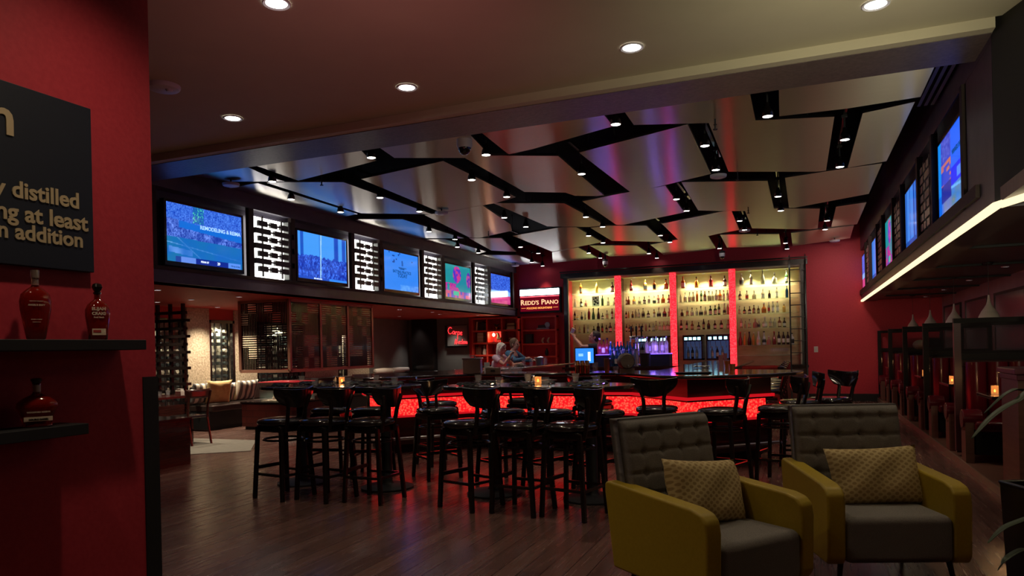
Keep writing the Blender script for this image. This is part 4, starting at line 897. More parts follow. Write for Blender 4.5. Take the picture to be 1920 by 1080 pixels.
wb(bar).prism(offset(panel, -.0), .495, .52).build('lower_moulding', K['painted_moulding_glow'], bar, smooth=False)  # red light of the band painted on as glow
wb(bar).prism(offset(panel, -.03), .12, .495).build('base_panel', K['darkwood'], bar, smooth=False)
wb(bar).prism(offset(panel, -.10), 0, .12).build('kick_board', K['black'], bar, smooth=False)
slab = [(-6.45, 9.35), (-6.0, 8.75), (-5.65, 8.2), (-5.33, 7.98), (-5.0, 8.2), (-4.7, 8.7), (-4.35, 9.1), (-2.25, 9.1), (-1.85, 8.6), (-1.50, 8.12), (-1.22, 7.95), (-.75, 8.10), (-.35, 8.40), (-.08, 8.85), (.0, 9.2), (-.12, 9.55), (-.5, 9.80), (-.93, 10.0), (-.93, 15.5), (-1.85, 15.5), (-1.85, 9.9), (-4.75, 9.9), (-4.75, 15.5), (-5.6, 15.5), (-5.6, 10.0), (-6.2, 9.75)]
wb(bar).prism(slab, 1.03, 1.07).build('counter_top', K['bar_top'], bar, bevel=.012, smooth=False)
o_ = [Vector((*q, .22)) for q in offset([panel[i] for i in (0, 1, 2, 3, 4, 5)]+[(-.72, 9.70), (-5.85, 9.70)], .12)][:6]
wb(bar).tube(o_, .02, 8).build('foot_rail', K['steel'], bar)
for q in o_: wb(bar).tube([q, (q.x, q.y+.12, .22)], .012, 6).build('rail_bracket', K['steel'], bar)
# inner working counter
w_ = thing('bar_workstation', 'low steel work counter inside the bar', 'work counter', (-3.3, 10.1, 0))
wb(w_).box(-4.7, 9.92, 0, -1.9, 10.35, .86).build('cabinet', K['darkwood'], w_, smooth=False); wb(w_).box(-4.7, 9.91, .86, -1.9, 10.37, .89).build('steel_top', K['steel'], w_, smooth=False)
isl = thing('bottle_island', 'dark stepped island inside the bar with purple glowing bottle steps', 'bar island', (-3.0, 12.8, 0))
wb(isl).box(-3.95, 12.3, 0, -1.95, 13.2, 1.02).build('cabinet', K['darkwood'], isl, smooth=False); wb(isl).box(-4.0, 12.25, 1.02, -1.9, 13.25, 1.06).build('top', K['bar_top'], isl, smooth=False)
for a, c, z in ((1118, 1142, 1.27), (1209, 1256, 1.27), (1143, 1192, 1.20)):
    x0 = at(a, 660, Y=12.7).x; x1 = at(c, 660, Y=12.7).x
    wb(isl).box(x0, 12.66, 1.06, x1, 12.95, z-.012).build('step', K['black'], isl, smooth=False); wb(isl).box(x0, 12.65, z-.012, x1, 12.96, z).build('lit_step', K['purple_led'] if z > 1.25 else mat('dim_step', (.1, .08, .2), .3, emit=(.28, .16, 1), es=.8), isl, smooth=False)
cl = [('red', 'tall'), ('red', 'tall'), ('clear', 'tall'), ('dark', 'round'), ('brown', 'tall'), ('pink', 'round'), ('clear', 'round'), ('blue', 'tall')]
k = 0
for grp, xs, z, y in (('left purple step', [1124, 1131, 1138], 1.271, 12.8), ('middle step', [1146, 1152, 1158, 1164, 1170, 1176, 1182, 1188], 1.201, 12.8), ('front of the island', [1148, 1155, 1162, 1169, 1176, 1183, 1190], 1.061, 12.5), ('right purple step', [1213, 1219, 1225, 1231, 1237, 1243, 1250], 1.271, 12.8)):
    for j, x in enumerate(xs):
        c_, s_ = cl[(k*5+j*3) % 8]; k += 1
        if grp.startswith('left'): c_, s_ = 'red', 'round'
        bottle((at(x, 655, Y=y).x, y+rnd.uniform(-.04, .04), z), .30-.03*(j % 3 == 1), s_, c_, 'w' if j % 2 else '-', 'k' if j % 3 else 'w', '%s liquor bottle with pourer, %s from left on the %s' % (c_, ORD[j], grp), 'liquor bottles on the bar island')
p = at(1196, 655, Y=12.55); t = thing('beer_tap', 'tall shiny beer tap tower behind the bottles', 'beer tap', (p.x, 12.5, 1.06))
MB().lathe([(.06, 0), (.06, .02), (.03, .04), (.03, .50)], 14).build('column', K['chrome'], t); MB().tube([(-.13, 0, .50), (.13, 0, .50)], .032, 10).build('crossbar', K['chrome'], t)
for q in (-.09, .0, .09):
    h_ = MB().tube([(q, -.03, .50), (q, -.09, .49), (q, -.10, .42)], .010, 6).build('spout', K['chrome'], t); MB().lathe([(.012, .52), (.016, .60), (.02, .68), (.01, .70)], 10, (q, -.05, 0)).build('tap_handle', K['black_gloss'], t)

for x_ in (-3.48, -3.3, -2.45, -2.1): point((x_, 12.62, 1.40), .9, (.25, .14, 1), .05)
# things on the bar
def cup(name, label, p, r0, r1, h, m, cat='glass', grp=None, n=14):
    b = MB(); b.lathe([(r0*.1, .004), (r0, 0), (r1, h), (r1*.93, h), (r0*.88, .012), (r0*.1, .012)], n, cap=False); o = b.build(name, m); o.location = p; return tag(o, label, cat, grp)
ZB = 1.071
for x, l in ((1083, 'left'), (1092, 'middle'), (1101, 'right')):
    p = at(x, 700, Z=ZB); t = thing('copper_shaker', '%s one of three copper cocktail tins on the front bar edge' % l, 'cocktail shaker', p, 0, 'copper cocktail tins')
    MB().lathe([(.030, 0), (.037, .105)], 16).build('lower_tin', K['copper'], t); MB().lathe([(.037, .105), (.033, .11), (.028, .165)], 16).build('upper_tin', K['copper'], t)
cup('pint_glass', 'clear pint glass right of the copper tins', at(1116, 699.5, Z=ZB), .032, .042, .14, K['clear'])
p = at(1138, 699.5, Z=ZB); t = thing('cup_stack', 'tall brown stack of paper cups left of the small barrel', 'cups', p)
for j in range(5): MB().lathe([(.027, j*.025), (.036, j*.025+.085), (.038, j*.025+.088)], 12).build('paper_cup', mat('kraft', (.25, .12, .08), .6) if j == 0 else bpy.data.materials['kraft'], t)
cup('rocks_glass', 'short clear glass between the cup stack and the small barrel', at(1155, 699, Z=ZB), .032, .038, .085, K['clear'])
p = at(1174, 700, Z=ZB); t = thing('small_barrel', 'small wooden barrel on a cradle on the front bar edge', 'barrel', p, radians(24))
prof = [(.085, -.11), (.098, -.06), (.103, 0), (.098, .06), (.085, .11)]
R90 = Matrix.Translation((0, 0, .150)) @ Matrix.Rotation(pi/2, 4, 'X')
b = MB(); b.T = R90; b.lathe(prof, 24, cap=False); b.build('staves', K['barrel'], t)
for z in (.105, -.105):
    b = MB(); b.T = R90; b.lathe([(.001, z-.002), (.082, z-.002), (.082, z+.002), (.001, z+.002)], 24, cap=False); b.build('barrel_head', K['barrel'], t)
for z in (-.085, -.045, .045, .085):
    b = MB(); b.T = R90; b.lathe([(.0945+.006*(abs(z) < .06), z-.007), (.0965+.006*(abs(z) < .06), z), (.0945+.006*(abs(z) < .06), z+.007)], 24, cap=False); b.build('hoop', K['black'], t)
for z in (-.07, .07): MB().prism([(-.09, z-.012), (.09, z-.012), (.09, z+.012), (-.09, z+.012)], 0, .06).build('cradle', K['barrel'], t, smooth=False)
MB().tube([(0, -.11, .10), (0, -.15, .10)], .010, 8).build('spigot', K['steel'], t)
p = at(887, 700.5, Z=ZB); t = thing('ice_bin', 'grey steel square ice bin with a lid at the left of the bar', 'ice bin', p, radians(15))
MB().box(-.12, -.10, 0, .12, .10, .20).build('bin', K['steel'], t, bevel=.012); MB().box(-.135, -.115, .20, .135, .115, .222).build('lid', K['chrome'], t, bevel=.006); MB().tube([(-.04, 0, .22), (-.03, 0, .25), (.03, 0, .25), (.04, 0, .22)], .007, 6).build('handle', K['steel'], t)
for q in (-.12, .12): MB().tube([(q, -.1, 0), (q, -.1, .2)], .008, 6).build('corner_rod', K['steel'], t)
p = at(925, 701, Z=ZB); t = thing('napkin_caddy', 'tan and grey box caddy on the bar right of the steel ice bin', 'caddy', p, radians(18)); MB().box(-.10, -.06, 0, .10, .06, .085).build('box', K['barrel'], t, bevel=.004); MB().box(-.03, -.062, .03, .03, -.06, .055).build('opening', K['black'], t, smooth=False); MB().box(-.09, -.05, .085, .0, .05, .10).build('napkins', K['paper'], t, smooth=False)
p = at(907, 699.5, Z=ZB); p.y += .12; t = thing('menu_stand', 'small upright clear menu stand beside the tan box caddy', 'menu stand', p, radians(20)); MB().box(-.04, -.004, 0, .04, .004, .15).build('card', K['paper'], t, smooth=False); MB().box(-.045, -.03, 0, .045, .03, .008).build('foot', K['clear'], t)
for j, (x, y) in enumerate(((946, 699.5), (953, 701), (961, 699.5), (968, 701), (975, 699.5))):
    cup('rocks_glass', 'small sparkling glass, %s from left in the glass cluster left of bar centre' % ORD[j], at(x, y, Z=ZB), .028, .034, .09, K['clear'], grp='clustered glasses on the bar')
t = thing('straw_holder', 'glass of dark straws standing among the clustered glasses', 'straws', at(957, 698.5, Z=ZB)); MB().lathe([(.03, 0), (.034, .10)], 12).build('cup', K['clear'], t)
for j in range(6): MB().tube([(.0, 0, .01), (cos(j)*.04, sin(j)*.04, .22)], .004, 5).build('straw', K['copper'], t)
# point of sale screen
p = at(1097, 684, Y=9.72); t = thing('register_screen', 'glowing blue touch screen register facing the room inside the bar', 'screen', (p.x, 9.72, 1.071), radians(-6))
MB().box(-.15, -.012, .10, .15, .015, .335).build('case', K['black_gloss'], t, bevel=.006); MB().box(-.135, -.0135, .115, .135, -.012, .32).build('display', K['blue_screen'], t, smooth=False)
MB().box(-.09, -.0150, .235, -.02, -.0136, .242).build('line_of_text', emis('pale_ui', (.5, .8, 1), 2), t, smooth=False); MB().box(-.09, -.0150, .215, -.02, -.0136, .222).build('line_of_text', bpy.data.materials['pale_ui'], t, smooth=False); MB().box(.05, -.0150, .14, .09, -.0136, .27).build('side_bar', bpy.data.materials['pale_ui'], t, smooth=False)
MB().box(-.03, 0, 0, .03, .05, .12).build('stand', K['black'], t, smooth=False); MB().box(-.1, -.06, 0, .1, .09, .015).build('foot', K['black'], t, smooth=False)
for j, (x, y, Y, w2, h2, m_) in enumerate(((1064, 691, 10.1, .17, .17, 'clear'), (1038, 690, 10.2, .12, .12, 'steel'), (1210, 678, 12.4, .17, .22, 'black'), (1193, 684, 11.8, .11, .30, 'clear'))):
    p = at(x, y, Y=Y); nm_ = [('glass_rack', 'clear plastic tub of glasses left of the blue register'), ('mixing_pail', 'grey steel pail left of the clear tub'), ('card_printer', 'black box printer on the island between the bottle groups'), ('acrylic_box', 'tall clear acrylic bin right of the small barrel')][j]
    z_ = [.891, .891, 1.061, .0][j]
    if j == 3: z_ = 1.061; Y = 12.4; p = at(x, y, Y=Y)
    t = thing(nm_[0], nm_[1], nm_[0].replace('_', ' '), (p.x, Y, z_)); MB().lathe([(w2*.46, 0), (w2*.5, h2)], 20, power=6 if j != 1 else 2).build('body', K[m_], t); MB().lathe([(w2*.52, h2-.01), (w2*.53, h2)], 20, power=6 if j != 1 else 2, cap=False).build('rim', K['steel'] if m_ != 'black' else K['black_gloss'], t)
    if j == 0:
        for q in range(4): MB().lathe([(.02, .01), (.026, .12)], 10, (-.045+.03*q, .01*(q % 2), 0)).build('stacked_glass', K['off_white'], t)
# left leg: plates, glasses, menus in front of the couple
XL = -5.15
for j, (x, y) in enumerate(((982, 686), (996, 685), (1023, 684))):
    p = at(x, y, Z=ZB); cup('cocktail_glass', 'clear drink glass on the far left bar, %s from the couple' % ORD[j], p, .03, .04, .13, K['clear'], grp='drinks by the couple')
t = thing('dinner_plate', 'white plate on the far left bar before the seated couple', 'plate', (-5.05, 12.9, ZB)); MB().lathe([(.06, 0), (.12, .015), (.125, .018)], 20).build('plate', K['off_white'], t); MB().ell((0, 0, .03), .06, .05, .025).build('food', K['barrel'], t)
for j, (x, y) in enumerate(((1040, 683), (1046, 686))):
    p = at(x, y, Z=1.0); t = thing('menu_card', '%s slanted white menu card leaning on the inside of the bar' % ('left', 'right')[j], 'menu', (p.x, 11.6-.3*j, 1.06), radians(20), 'slanted menus'); b = MB(); b.T = Matrix.Rotation(radians(52), 4, 'Y'); b.box(0, -.06, 0, .28, .06, .006); b.build('card', K['paper'], t, smooth=False)
p = Vector((-5.0, 13.9, ZB)); t = thing('steel_pot', 'steel pot with rim on the far left bar', 'pot', p); MB().lathe([(.09, 0), (.11, .14), (.13, .145), (.13, .155)], 18).build('body', K['steel'], t); MB().lathe([(.1, .15), (.02, .17)], 18).build('lid', K['chrome'], t)
# right leg: drinks
for j, (x, y, h_, m_) in enumerate(((1352, 684, .16, 'b_pink'), (1360, 676, .15, 'b_pink'), (1373, 696, .09, 'b_amber'), (1364, 690, .10, 'b_amber'))):
    cup('drink_glass', '%s drink in a glass, %s of four on the right end of the bar' % (m_[2:], ORD[j]), at(x, y, Z=ZB), .032, .040, h_, bpy.data.materials[m_], grp='drinks at the right end of the bar')
t = thing('bar_towel', 'crumpled white towel on the right part of the bar', 'towel', at(1316, 690, Z=ZB)); MB().grid(lambda u, v: ((u-.5)*.22, (v-.5)*.12, .012+.02*abs(sin(u*9+v*4))), 14, 8).build('cloth', K['paper'], t, solid=.004)
t = thing('serving_tray', 'flat black oval tray on the bar below the wine dispensers', 'tray', at(1300, 700, Z=ZB)); MB().lathe([(.20, 0), (.23, .012), (.235, .014)], 26, sx=1, sy=.6).build('tray', K['black'], t); MB().lathe([(.19, .013), (.19, .0135)], 26, sx=1, sy=.6).build('mat', K['black_gloss'], t)

# ---------------------------------------------------------------- high stools
def make_stool(label):
    t = thing('bar_stool', label, 'bar stool', (0, 0, 0), 0, 'tall dark wooden bar stools with curved backs'); W = K['black_wood']
    b = MB(); n = 26; ring = []
    for k in range(n):
        a = 2*pi*k/n; ct = cos(a); st = sin(a); q = (abs(ct)**3.2+abs(st)**3.2)**(-1/3.2); ring.append((ct*q*(.215 if st > 0 else .215-.035*abs(st)), st*q*.205))
    lay = [(.90, .712), (1.0, .725), (1.02, .745), (.97, .765), (.80, .777), (.4, .780), (.02, .781)]
    for s_, z in lay: b.v += [(x*s_, y*s_, z) for x, y in ring]
    for j in range(len(lay)-1):
        for k in range(n): b.f.append([j*n+k, j*n+(k+1) % n, (j+1)*n+(k+1) % n, (j+1)*n+k]); b.mi.append(0)
    b.f.append(list(range(n-1, -1, -1))); b.mi.append(0); b.build('seat', K['seat'], t, ang=1.2)
    MB().box(-.175, -.165, .65, .175, .175, .713).build('seat_frame', W, t, bevel=.01)
    for sx in (-1, 1):
        MB().bar((sx*.165, .165, .70), (sx*.195, .195, 0), .036, .036).build('leg', W, t, bevel=.005)
        MB().bar((sx*.155, -.165, .70), (sx*.195, -.215, 0), .036, .036).build('leg', W, t, bevel=.005)
        b = MB(); b.tube([(sx*.105, -.175, .66), (sx*.10, -.195, .78), (sx*.105, -.215, .88), (sx*.13, -.232, .96), (sx*.15, -.235, 1.0)], [.022, .021, .020, .019, .016], 6); b.build('back_post', W, t)
    def P(u, v):
        uu = u*2-1; wd = .238*(.55+.45*sin(min(1, v*1.35)*pi/2))
        zt = 1.06+.022*uu*uu; zb = .885+.035*uu*uu
        return (uu*wd, -.245+.085*uu*uu-.012*v, zb+(zt-zb)*v)
    MB().grid(P, 18, 7).build('crest_rail', K['black_gloss'], t, solid=.018, bevel=.004)
    hoop = lambda z, rx, ry: [(rx*cos(a), ry*sin(a), z) for a in [2*pi*k/20 for k in range(20)]]
    MB().tube(hoop(.57, .185, .185), .011, 6, closed=True).build('hoop', W, t)
    for p_, q_, w_ in (((-.18, .183, .30), (.18, .183, .30), .034), ((-.183, -.19, .24), (-.183, .18, .24), .024), ((.183, -.19, .24), (.183, .18, .24), .024), ((-.18, -.198, .24), (.18, -.198, .24), .024)):
        MB().bar(p_, q_, .022, w_).build('stretcher', W, t, smooth=False)
    return t
def rzf(fx, fy): return math.atan2(fy, fx)-pi/2
stools = [
 ((-2.80, 5.85), (-.94, .34), 'leftmost bar stool of the three in front of the right high table'),
 ((-2.28, 5.80), (-.99, .15), 'middle bar stool of the three in front of the right high table'),
 ((-1.81, 5.78), (-.97, .24), 'rightmost bar stool of the three in front of the right high table'),
 ((-4.78, 5.74), (-.98, .20), 'leftmost bar stool of the three in front of the left high table'),
 ((-4.32, 5.79), (-.98, .20), 'middle bar stool of the three in front of the left high table'),
 ((-3.81, 5.84), (-1, .05), 'rightmost bar stool of the three in front of the left high table'),
 ((-5.12, 7.0), (.2, -1), 'bar stool behind the left end of the left high table'),
 ((-4.58, 7.02), (.3, -1), 'bar stool behind the middle of the left high table'),
 ((-3.80, 7.10), (.8, -.6), 'bar stool with blue sheen on its back, right of the left table'),
 ((-2.95, 6.98), (.85, -.5), 'bar stool behind the left end of the right high table'),
 ((-2.42, 6.97), (.9, -.4), 'bar stool behind the middle of the right high table'),
 ((-1.88, 6.97), (.9, -.4), 'bar stool behind the right end of the right high table'),
 ((-4.22, 7.95), (.55, .83), 'bar stool at the bar seen between the two high tables'),
 ((-3.30, 8.55), (.05, 1), 'bar stool at the bar behind the left half of the right table'),
 ((-2.35, 8.35), (.3, 1), 'bar stool at the bar behind the right half of the right table'),
 ((-1.43, 7.52), (-.05, 1), 'bar stool seen squarely from behind, left of the near armchair'),
 ((-.76, 7.36), (-.93, .36), 'bar stool just above the left armchair with shiny curved back'),
 ((-.22, 7.75), (-.96, .28), 'bar stool beside the right bar corner above the right armchair'),
 ((-.05, 8.55), (-.90, -.1), 'second bar stool at the rounded right bar end'),
 ((.28, 8.95), (-.75, -.6), 'lone bar stool farthest right against the red wall, blue sheen'),
 ((-.48, 10.7), (-1, .05), 'nearest bar stool along the right leg of the bar'),
 ((-.48, 11.5), (-1, .05), 'second bar stool along the right leg of the bar'),
 ((-.48, 12.3), (-1, .05), 'third bar stool along the right leg of the bar'),
 ((-.48, 13.1), (-1, .05), 'fourth bar stool along the right leg of the bar'),
 ((-.48, 13.9), (-1, .05), 'farthest bar stool along the right leg of the bar')]
proto = None
for (x, y), (fx, fy), lb in stools:
    if proto is None: proto = make_stool(lb); proto.location = (x, y, 0); proto.rotation_euler = (0, 0, rzf(fx, fy)); PCH = CH(proto)
    else: copy_tree(proto, (x, y, 0), rzf(fx, fy), lb)
# ---------------------------------------------------------------- high tables
TZ = 1.06
def high_table(cx, cy, L, Dp, peds, label):
    t = thing('high_table', label, 'high table', (cx, cy, 0), 0, 'long high tables in front of the bar')
    r = Dp/2; poly = []
    for k in range(13): a = -pi/2+pi*k/12; poly.append((L/2-r+r*cos(a), r*sin(a)))
    for k in range(13): a = pi/2+pi*k/12; poly.append((-L/2+r+r*cos(a), r*sin(a)))
    MB().prism(poly, TZ-.035, TZ).build('table_top', K['table'], t, bevel=.008, smooth=False)
    MB().box(-L/2+.35, -.05, TZ-.08, L/2-.35, .05, TZ-.036).build('under_frame', K['black'], t, smooth=False)
    for x in peds:
        MB().lathe([(.27, 0), (.27, .018), (.22, .035), (.07, .05), (.055, .07), (.055, TZ-.08)], 28, (x-cx, 0, 0)).build('pedestal', K['black'], t)
high_table(-4.58, 6.40, 1.88, .74, (-5.07, -4.01), 'long dark high table on two pedestals, the left one')
high_table(-2.37, 6.42, 1.90, .74, (-2.81, -1.83), 'long dark high table on two pedestals, the right one')
TI = TZ+.001
def tumbler(p, label):
    t = thing('water_glass', label, 'glass', p, 0, 'short glasses on the high tables')
    b = MB(); b.lathe([(.002, .002), (.027, 0), (.030, .03), (.0385, .088), (.036, .088), (.027, .032), (.024, .014), (.002, .014)], 16, cap=False); b.build('tumbler', K['clear'], t)
    MB().lathe([(.0235, .0150), (.0265, .033), (.030, .052)], 16).build('ice_water', K['clear'], t)
gls = [((897, 719), 'leftmost glass'), ((936, 725), 'second glass from the left'), ((990, 717.5), 'third glass from the left'), ((1022.4, 726), 'glass right of the candle'), ((1079.5, 717), 'second glass from the right'), ((1118.4, 723.5), 'rightmost glass')]
for (x, y), l in gls: tumbler(at(x, y, Z=TI), l+' on the right high table')
gls = [((566, 719), 'leftmost glass'), ((590.4, 725), 'second glass from the left'), ((652, 724), 'third glass from the left'), ((705, 718.5), 'second glass from the right'), ((740, 723), 'rightmost glass'), ]
for (x, y), l in gls: tumbler(at(x, y, Z=TI), l+' on the left high table')
def candle(p, label, h=.07):
    t = thing('candle_holder', label, 'candle', p, 0, 'small lit candles in glass holders')
    b = MB(); b.lathe([(.030, 0), (.033, .004), (.033, h), (.030, h), (.029, .008), (.002, .008)], 14, cap=False); b.build('holder', K['candle_glass'], t)
    MB().ell((0, 0, .035), .009, .009, .016, 8, 7).build('flame', K['candle'], t); MB().lathe([(.022, .009), (.022, .022)], 12).build('wax', K['off_white'], t)
    point((p[0], p[1], p[2]+h+.03), .5, (1, .5, .2), .02)
def shaker(p, label):
    t = thing('salt_shaker', label, 'shaker', p, 0, 'small shakers'); MB().lathe([(.018, 0), (.02, .01), (.016, .06)], 12).build('jar', K['clear'], t); MB().lathe([(.017, .06), (.017, .075), (.01, .082)], 12).build('cap', K['chrome'], t)
candle(at(1009, 720, Z=TI), 'candle in an amber glass on the right high table'); candle(at(641, 719, Z=TI), 'candle in an amber glass on the left high table')
shaker(at(1000, 719.5, Z=TI), 'salt shaker beside the candle on the right high table'); shaker(at(628, 719, Z=TI), 'salt shaker beside the candle on the left high table')
def napkin(p, rz, label):
    t = thing('napkin_roll', label, 'napkin', p, rz, 'black napkins with cutlery on the high tables')
    b = MB(); b.grid(lambda u, v: ((u-.5)*.22, (v-.5)*.12*(1-.5*abs(u-.5)), .004+.028*sin(pi*v)*(1-.6*abs(u-.45))+.006*sin(u*17)), 14, 8); b.build('cloth', K['black'], t, solid=.003)
    MB().bar((-.12, .02, .032), (.13, .01, .036), .012, .003).build('knife', K['chrome'], t, smooth=False); MB().bar((-.10, -.02, .030), (.14, -.02, .034), .010, .003).build('fork', K['chrome'], t, smooth=False)
for nm_, cx in (('left', -4.58), ('right', -2.37)):
    for j, (dx, dy) in enumerate(((-.62, -.18), (-.05, -.2), (.5, -.18), (-.55, .18), (0.02, .2), (.55, .18))):
        napkin((cx+dx, 6.41+dy, TI), .3*(j % 3)-.2, 'black napkin with cutlery, %s %s place of the %s high table' % (['left', 'middle', 'right'][j % 3], 'near' if j < 3 else 'far', nm_))
# ---------------------------------------------------------------- booths on the right
PX = 1.64; RX = 2.93
parts_y = [9.60, 11.88, 14.15, 16.42, 18.66]
pn = ['nearest', 'second', 'third', 'fourth', 'farthest']
for k, y in enumerate(parts_y):
    t = thing('booth_divider', 'black framed glass divider standing between booths, %s' % pn[k], 'divider', (PX, y, .06), 0, 'dividers between the booths')
    T_ = 1.64
    wb(t).box(PX-.03, y-.035, .12, PX+.04, y+.035, T_-.056).build('post', K['divider'] if k else mat('rosewood', (.075, .022, .028), .3), t, smooth=False)
    wb(t).box(PX-.03, y-.035, T_-.055, RX, y+.035, T_+.0).build('top_rail', K['divider'], t, smooth=False)
    wb(t).box(PX+.041, y-.034, 1.16, RX, y+.034, 1.235).build('lower_rail', K['divider'], t, smooth=False)
    wb(t).box(PX+.05, y-.006, 1.236, RX, y+.006, T_-.056).build('pane', K['pane'], t, smooth=False)
    wb(t).box(PX-.02, y-.03, .10, RX, y+.03, 1.16).build('lower_panel', K['darkwood'], t, smooth=False)
    wb(t).box(RX-.06, y-.035, 1.16, RX, y+.035, T_-.056).build('wall_post', K['divider'], t, smooth=False)
def bench(yw, s, label):
    """s = +1: back at yw, sitter looks toward +Y"""
    t = thing('booth_bench', label, 'booth bench', (PX, yw, .06), 0, 'red leather booth benches'); x0, x1 = PX+.02, RX-.01
    def P(f0, z0, f1, z1, nm_, m, bev=.02, xa=x0, xb=x1):
        b = wb(t); b.box(xa, yw+s*f0, z0, xb, yw+s*f1, z1); return b.build(nm_, m, t, bevel=bev)
    P(.045, .15, .50, .40, 'bench_base', K['black'], 0, x0+.05)
    P(.05, .40, .60, .52, 'seat_cushion', K['red_leather'], .04, x0+.03)
    # tall channelled leather back
    n = 6; wch = (x1-x0-.04)/n
    b = wb(t)
    for j in range(n): b.tube([(x0+.04+wch*(j+.5), yw+s*.10, .50), (x0+.04+wch*(j+.5), yw+s*.085, 1.14)], wch*.52, 10)
    b.build('channelled_back', K['red_leather'], t)
    # wooden end with rolled red arm on top
    b = wb(t); b.box(PX-.03, yw+s*.30, .0, PX+.05, yw+s*.52, .50); b.build('end_panel', K['booth_wood'], t, smooth=False)
    b = wb(t); c = (yw+s*.42, .53)
    ring = [(c[0]+.105*cos(a), c[1]+.105*sin(a)) for a in [2*pi*q/20 for q in range(20)]]
    vs = [(PX-.05, p[0], p[1]) for p in ring]+[(x0+.12, p[0], p[1]) for p in ring]
    b.add(vs, [tuple(range(19, -1, -1)), tuple(range(20, 40))]+[(q, (q+1) % 20, 20+(q+1) % 20, 20+q) for q in range(20)]); b.build('rolled_arm', K['red_leather'], t, bevel=.012)
    b = wb(t); b.box(PX-.045, yw+s*.33, .40, PX+.05, yw+s*.50, .52); b.build('arm_underside', K['booth_wood'], t, bevel=.03)
ctr = [8.50, 10.74, 13.01, 15.28, 17.54]
bn = ['first', 'second', 'third', 'fourth', 'fifth']
for k, y in enumerate(ctr):
    bench(y+1.06, -1, 'red leather booth bench, back one of the %s booth, counting from the camera' % bn[k]) if k < 5 else None
    if k: bench(y-1.06, 1, 'red leather booth bench, front one of the %s booth, counting from the camera' % bn[k])
    t = thing('booth_table', 'dark booth table in the %s booth, counting from the camera' % bn[k], 'table', (2.3, y, .06), 0, 'booth tables'); TB = .84
    wb(t).box(PX+.04, y-.33, .805, RX-.02, y+.33, .84).build('table_top', K['table'], t, bevel=.008)
    wb(t).lathe([(.22, .06), (.22, .08), (.04, .10), (.04, .805)], 20, (2.3, y, 0)).build('pedestal', K['black'], t)
    if True:
        candle((1.78, y+.02, .841), 'glowing candle on the %s booth table, counting from the camera' % bn[k], .085)
        shaker((1.90, y+.07, .841), 'salt shaker beside the candle on the %s booth table' % bn[k])
        cup('water_tumbler', 'tall clear glass behind the candle on the %s booth table' % bn[k], (1.86, y-.06, .841), .03, .034, .13, K['clear'])
    # pendant
    p = (2.20, y, 1.62); t = thing('pendant_lamp', 'cream teardrop pendant lamp over the %s booth table, counting from the camera' % bn[k], 'pendant lamp', p, 0, 'cream teardrop pendant lamps')
    MB().lathe([(.088, .0), (.118, .012), (.122, .03), (.112, .07), (.085, .125), (.052, .175), (.030, .215), (.018, .26), (.013, .30), (.011, .335)], 28, cap=False).build('lamp_shade', K['cream_lamp'], t)
    MB().lathe([(.001, .012), (.085, .012)], 24, cap=False).build('diffuser', emis('pend_lit', (1, .88, .62), 3.2), t, smooth=False)
    MB().tube([(0, 0, .33), (0, 0, .75)], .003, 5).build('cord', K['cord'], t); MB().lathe([(.055, .725), (.06, .748)], 18).build('canopy', K['black'], t)
    spot((2.20, y, 1.615), .7, (1, .78, .5), 2.2, .8, .07)
    downlight((2.55, y+.75, 2.366), 'small downlight in the wooden soffit above the %s booth, counting from camera' % bn[k], .045, 1.2, 'soffit_downlight', 'downlights in the right soffit', lens=K['lens_dim'])
# mirrors on the right wall
for k, y in enumerate(ctr):
    t = thing('wall_mirror', 'dark wall mirror above the %s booth, counting from the camera' % bn[k], 'mirror', (2.945, y, 1.7), 0, 'mirrors above the booths')
    wb(t).box(2.925, y-.85, 1.22, 2.944, y+.85, 2.1).build('mirror_glass', mat('smoky_mirror', (.20, .165, .19), .16, .35), t, smooth=False)
    b = wb(t); b.box(2.915, y-.90, 1.18, 2.948, y+.90, 1.22); b.box(2.915, y-.90, 2.1, 2.948, y+.90, 2.14); b.box(2.915, y-.90, 1.22, 2.948, y-.85, 2.1); b.box(2.915, y+.85, 1.22, 2.948, y+.90, 2.1); b.build('mirror_frame', K['frame_brown'], t, smooth=False)
# round dark planter ball on the third divider
t = thing('dark_bowl', 'dark round woven ball on the rail of a far booth divider', 'ornament', (PX+.24, 14.15, 1.236)); MB().ell((0, 0, .085), .12, .10, .085, 16, 9).build('ball', K['barrel'], t)
# service cabinet, near right
t = thing('service_cabinet', 'dark purple service cabinet with reddish top at the right picture edge', 'cabinet', (1.95, 7.2, 0)); P_ = [(1.66, 7.52), (2.5, 7.52), (2.5, 6.9), (1.66, 6.9)]
x0 = 1.64
wb(t).box(x0, 7.0, 0, 2.6, 7.5, 1.05).build('carcass', mat('plum_panel', (.075, .06, .085), .45), t, smooth=False)
wb(t).box(x0-.03, 6.97, 1.05, 2.63, 7.53, 1.10).build('cornice', mat('plum_top', (.12, .03, .045), .35), t, bevel=.01); wb(t).box(x0-.05, 6.95, 1.10, 2.65, 7.55, 1.15).build('top_slab', bpy.data.materials['plum_top'], t, bevel=.01); wb(t).box(x0-.02, 6.985, 0, x0+.06, 7.515, 1.05).build('corner_post', K['booth_wood'], t, smooth=False)
